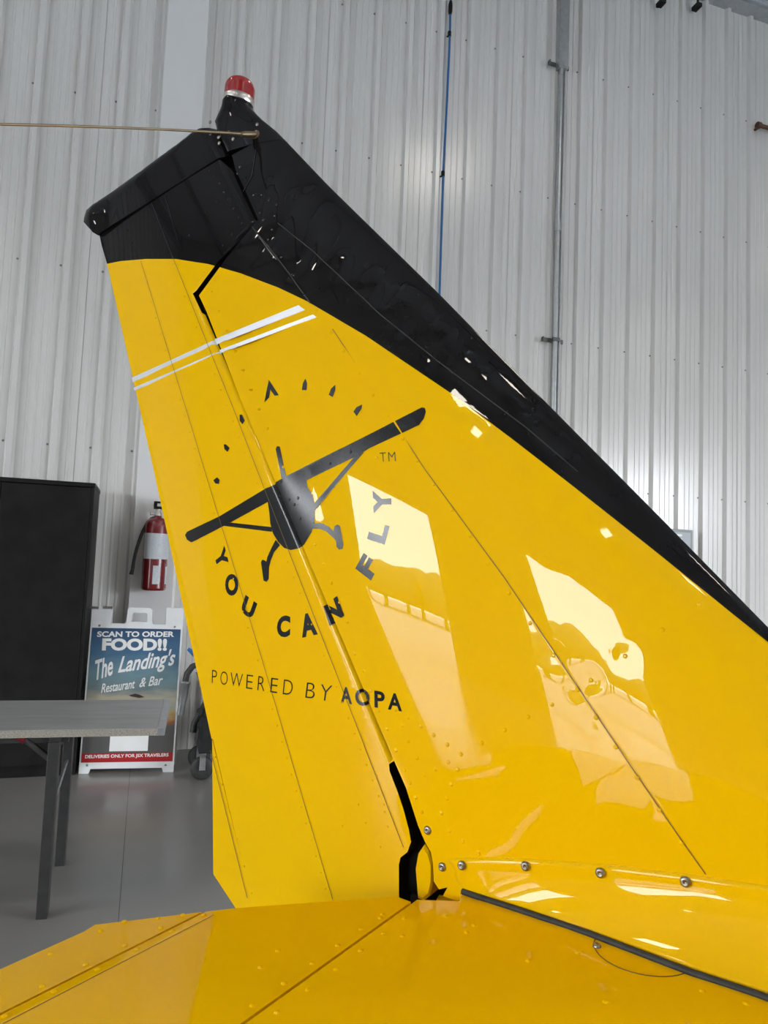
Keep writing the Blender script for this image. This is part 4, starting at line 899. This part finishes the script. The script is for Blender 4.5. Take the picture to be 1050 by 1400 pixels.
# dark equipment cart by the column, half hidden by the rudder
q = wall_uvz(on_z(271, 1066, 0)); u0, v0 = q[0], q[1]
e = empty('equipment_cart', M=Wm(u0 + 0.25, v0 - 0.1, 0)); tag(e, 'black wheeled equipment cart with coiled hose between the sign and the rudder', 'cart')
CART = mat('cart_black', (0.008, 0.008, 0.009), 0.5, spec=0.2, noise=(10.0, (0.03, 0.03, 0.03), 0.3, (1, 1, 1)))
b = MB(); wbox(b, u0 - 0.01, u0 + 0.62, v0 - 0.34, v0 + 0.02, 0.17, 0.42, 0.02); wpart(b, 'body', CART, e)
b = MB(); wbox(b, u0 + 0.06, u0 + 0.60, v0 - 0.3, v0 - 0.02, 0.42, 0.66, 0.03); wpart(b, 'engine_cover', CART, e)
for uu, vv in ((u0 + 0.02, v0), (u0 + 0.56, v0), (u0 + 0.02, v0 - 0.3), (u0 + 0.56, v0 - 0.3)):
    b = MB(); b.lathe([(0.03, -0.02), (0.07, -0.02), (0.078, -0.012), (0.078, 0.012), (0.07, 0.02), (0.03, 0.02)], W(uu, vv, 0.078), WN, 18); wh = wpart(b, 'caster_wheel', RUBBER, e)
    b = MB(); wbox(b, uu - 0.02, uu + 0.02, vv - 0.034, vv - 0.028, 0.07, 0.18); wbox(b, uu - 0.02, uu + 0.02, vv + 0.028, vv + 0.034, 0.07, 0.18); wbox(b, uu - 0.02, uu + 0.02, vv - 0.034, vv + 0.034, 0.155, 0.175); wpart(b, 'caster_fork', GALV, e)
b = MB(); pa, pb, pc = (on_wall(100 + x / 5.526, 820 + y / 5.526, v0 - 0.02) for x, y in ((848, 620), (826, 770), (808, 872)))
dd = _n(pc - pa); ln = float(np.linalg.norm(pc - pa)); b.lathe([(0.036, 0), (0.036, 0.008), (0.031, 0.012), (0.031, ln * .55), (0.026, ln * .6), (0.026, ln * .96), (0.022, ln)], pa, dd, 20); wpart(b, 'steel_tube', GALV, e)
b = MB(); pts = [on_wall(100 + x / 5.526, 820 + y / 5.526, v0 - 0.1) for x, y in ((848, 620), (860, 560), (900, 505), (960, 480), (1010, 520), (1030, 620), (1010, 760), (960, 860), (915, 930), (905, 1000))]; b.tube(pts, 0.022, 10); b.tube([p + np.array([.02, .03, -.06]) for p in pts[2:]], 0.022, 10); wpart(b, 'hose', RUBBER, e)
BLU = mat('blue_plastic', (0.02, 0.13, 0.33), 0.4, noise=(20.0, (0.015, 0.11, 0.29), 0.3, (1, 1, 1)))
b = MB(); b.tube([on_wall(257, 887, v0 - .12), on_wall(268, 896, v0 - .12)], [0.012, 0.02], 10); wpart(b, 'hose_cap', BLU, e)
b = MB(); b.tube([on_wall(268, 896, v0 - .14), on_wall(284, 925, v0 - .14), W(u0 + 0.2, v0 - 0.14, 0.66)], 0.018, 10); wpart(b, 'hose', RUBBER, e)

# conduit with strut brackets
zz = lambda y, x=762, v=0.06: wall_uvz(on_wall(x, y, v))[2]
uc_ = wall_uvz(on_wall(762.5, 300, 0.07))[0]; CV = 0.07
e = empty('electrical_conduit', M=Wm(uc_, CV, 0)); tag(e, 'galvanised conduit running up the ribbed wall on strut brackets', 'conduit')
rp_ = 0.026
b = MB(); b.tube([W(uc_, CV, 0.02), W(uc_, CV, zz(95))], rp_, 14); b.tube([W(uc_ + .05, CV - .01, 0.02), W(uc_ + .05, CV - .01, zz(95))], 0.012, 10); pipe = wpart(b, 'pipe', GALV, e); tag(pipe, kind='stuff')
b = MB(); wbox(b, uc_ - 0.045, uc_ + 0.06, 0.038, 0.11, zz(95), HZ - 0.4, 0.004); wpart(b, 'cable_duct', GALV, e)
b = MB(); b.lathe([(rp_ * 1.25, -0.05), (rp_ * 1.25, 0.05)], W(uc_, CV, zz(310)), (0, 0, 1), 14); wpart(b, 'coupling', GALV, e)
for y in (88, 466):
    z = zz(y); b = MB(); wbox(b, uc_ - 0.13, uc_ + 0.10, 0.038, 0.05, z - 0.02, z + 0.02); wbox(b, uc_ - 0.13, uc_ - .12, 0.038, 0.075, z - .02, z + .02); wbox(b, uc_ - rp_ * 1.4, uc_ + rp_ * 1.4, CV + rp_ * .2, CV + rp_ * 1.15, z - .018, z + .018)
    o = wpart(b, 'bracket', mat('strut_steel', (0.16, 0.16, 0.16), 0.4, metal=0.7, noise=(30.0, (0.1, 0.1, 0.1), 0.3, (1, 1, 1))), e)
# blue air line
e = empty('air_hose', M=Wm(*wall_uvz(on_wall(601, 400, 0.06)))); tag(e, 'thin blue air hose hanging down the ribbed wall', 'hose')
b = MB(); pl = [on_wall(x, y, 0.05) for x, y in ((618, -40), (616, 5), (615, 48), (611, 140), (606, 238), (603, 330), (601, 400), (597, 520), (592, 700), (587, 900))]; b.tube(pl, 0.011, 10); wpart(b, 'tube', BLU, e)
b = MB(); b.tube([on_wall(616.3, 2, .05), on_wall(616, 6, .05), on_wall(615.6, 16, .05), on_wall(615.4, 20, .05)], [0.014, 0.02, 0.02, 0.014], 12); wpart(b, 'coupler', CABM, e)
for x, y in ((614.5, 47), (605.5, 238)):
    c = on_wall(x, y, 0.05); b = MB(); b.tube([c + np.array([0, 0, .025]), c - np.array([0, 0, .02])], 0.017, 10); b.tube([c - WN * .018, c - WN * .005], 0.008, 8); b.tube([c + np.array([0, 0, -.015]), c - WU * .025 + np.array([0, 0, -.03])], .008, 8); wpart(b, 'clip', CABM, e)
# electrical box on the wall behind the nose of the fin
u0, _, z1 = wall_uvz(on_wall(905, 722, 0.16)); u1 = wall_uvz(on_wall(947, 724, 0.16))[0]
e = empty('electrical_box', M=Wm((u0 + u1) / 2, 0.03, z1 - 0.75)); tag(e, 'grey electrical panel box on the wall behind the black fin edge', 'electrical box')
EBX = mat('box_grey', (0.25, 0.27, 0.27), 0.45, noise=(10.0, (0.22, 0.24, 0.24), 0.3, (1, 1, 1))); EBD = mat('box_door_grey', (0.36, 0.39, 0.42), 0.4, noise=(10.0, (0.32, 0.35, 0.38), 0.3, (1, 1, 1)))
b = MB(); wbox(b, u0, u1, 0.038, 0.16, z1 - 0.75, z1, 0.004); bx_ = wpart(b, 'case', EBX, e)
b = MB(); wbox(b, u0 + 0.03, u1 - 0.03, 0.16, 0.168, z1 - 0.72, z1 - 0.03, 0.003); wpart(b, 'door', EBD, e)
p = wall_uvz(on_wall(929, 732, 0.17)); b = MB(); wbox(b, p[0] - 0.03, p[0] + .03, 0.168, 0.171, p[2] - .008, p[2] + .012); wbox(b, p[0] - 0.02, p[0] + .03, 0.168, 0.171, p[2] - .05, p[2] - .03); o = wpart(b, 'label_plate', WPR, e); tag(o, kind='stuff')
# pipe stub at the right
p = wall_uvz(on_wall(1040, 172, 0.08)); e = empty('pipe_stub', M=Wm(*p)); tag(e, 'small rusty pipe stub on the wall at the right edge', 'pipe')
COP = mat('rusty_copper', (0.16, 0.065, 0.035), 0.5, metal=0.5, noise=(30.0, (0.08, 0.04, 0.03), 0.3, (1, 1, 1)))
b = MB(); b.tube([W(p[0] - .05, 0.08, p[2]), W(p[0] + .4, 0.08, p[2])], 0.022, 12); b.lathe([(0.034, -.02), (0.034, .02)], W(p[0] - .03, 0.08, p[2]), WU, 12); b.tube([W(p[0], 0, p[2]), W(p[0], .08, p[2])], .015, 8); wpart(b, 'pipe', COP, e)
# hanging clips under the eave
for x, y in ((906, 1), (955, 6)):
    c = wall_uvz(on_wall(x, y, 0.1)); b = MB(); wbox(b, c[0] - .03, c[0] + .03, 0.03, .12, c[2] - .03, c[2] + .01); wbox(b, c[0] - .008, c[0] + .008, 0.08, .1, c[2], c[2] + .15); o = b.build('beam_clamp', CABM); o.parent = bpy.data.objects['trim_2']
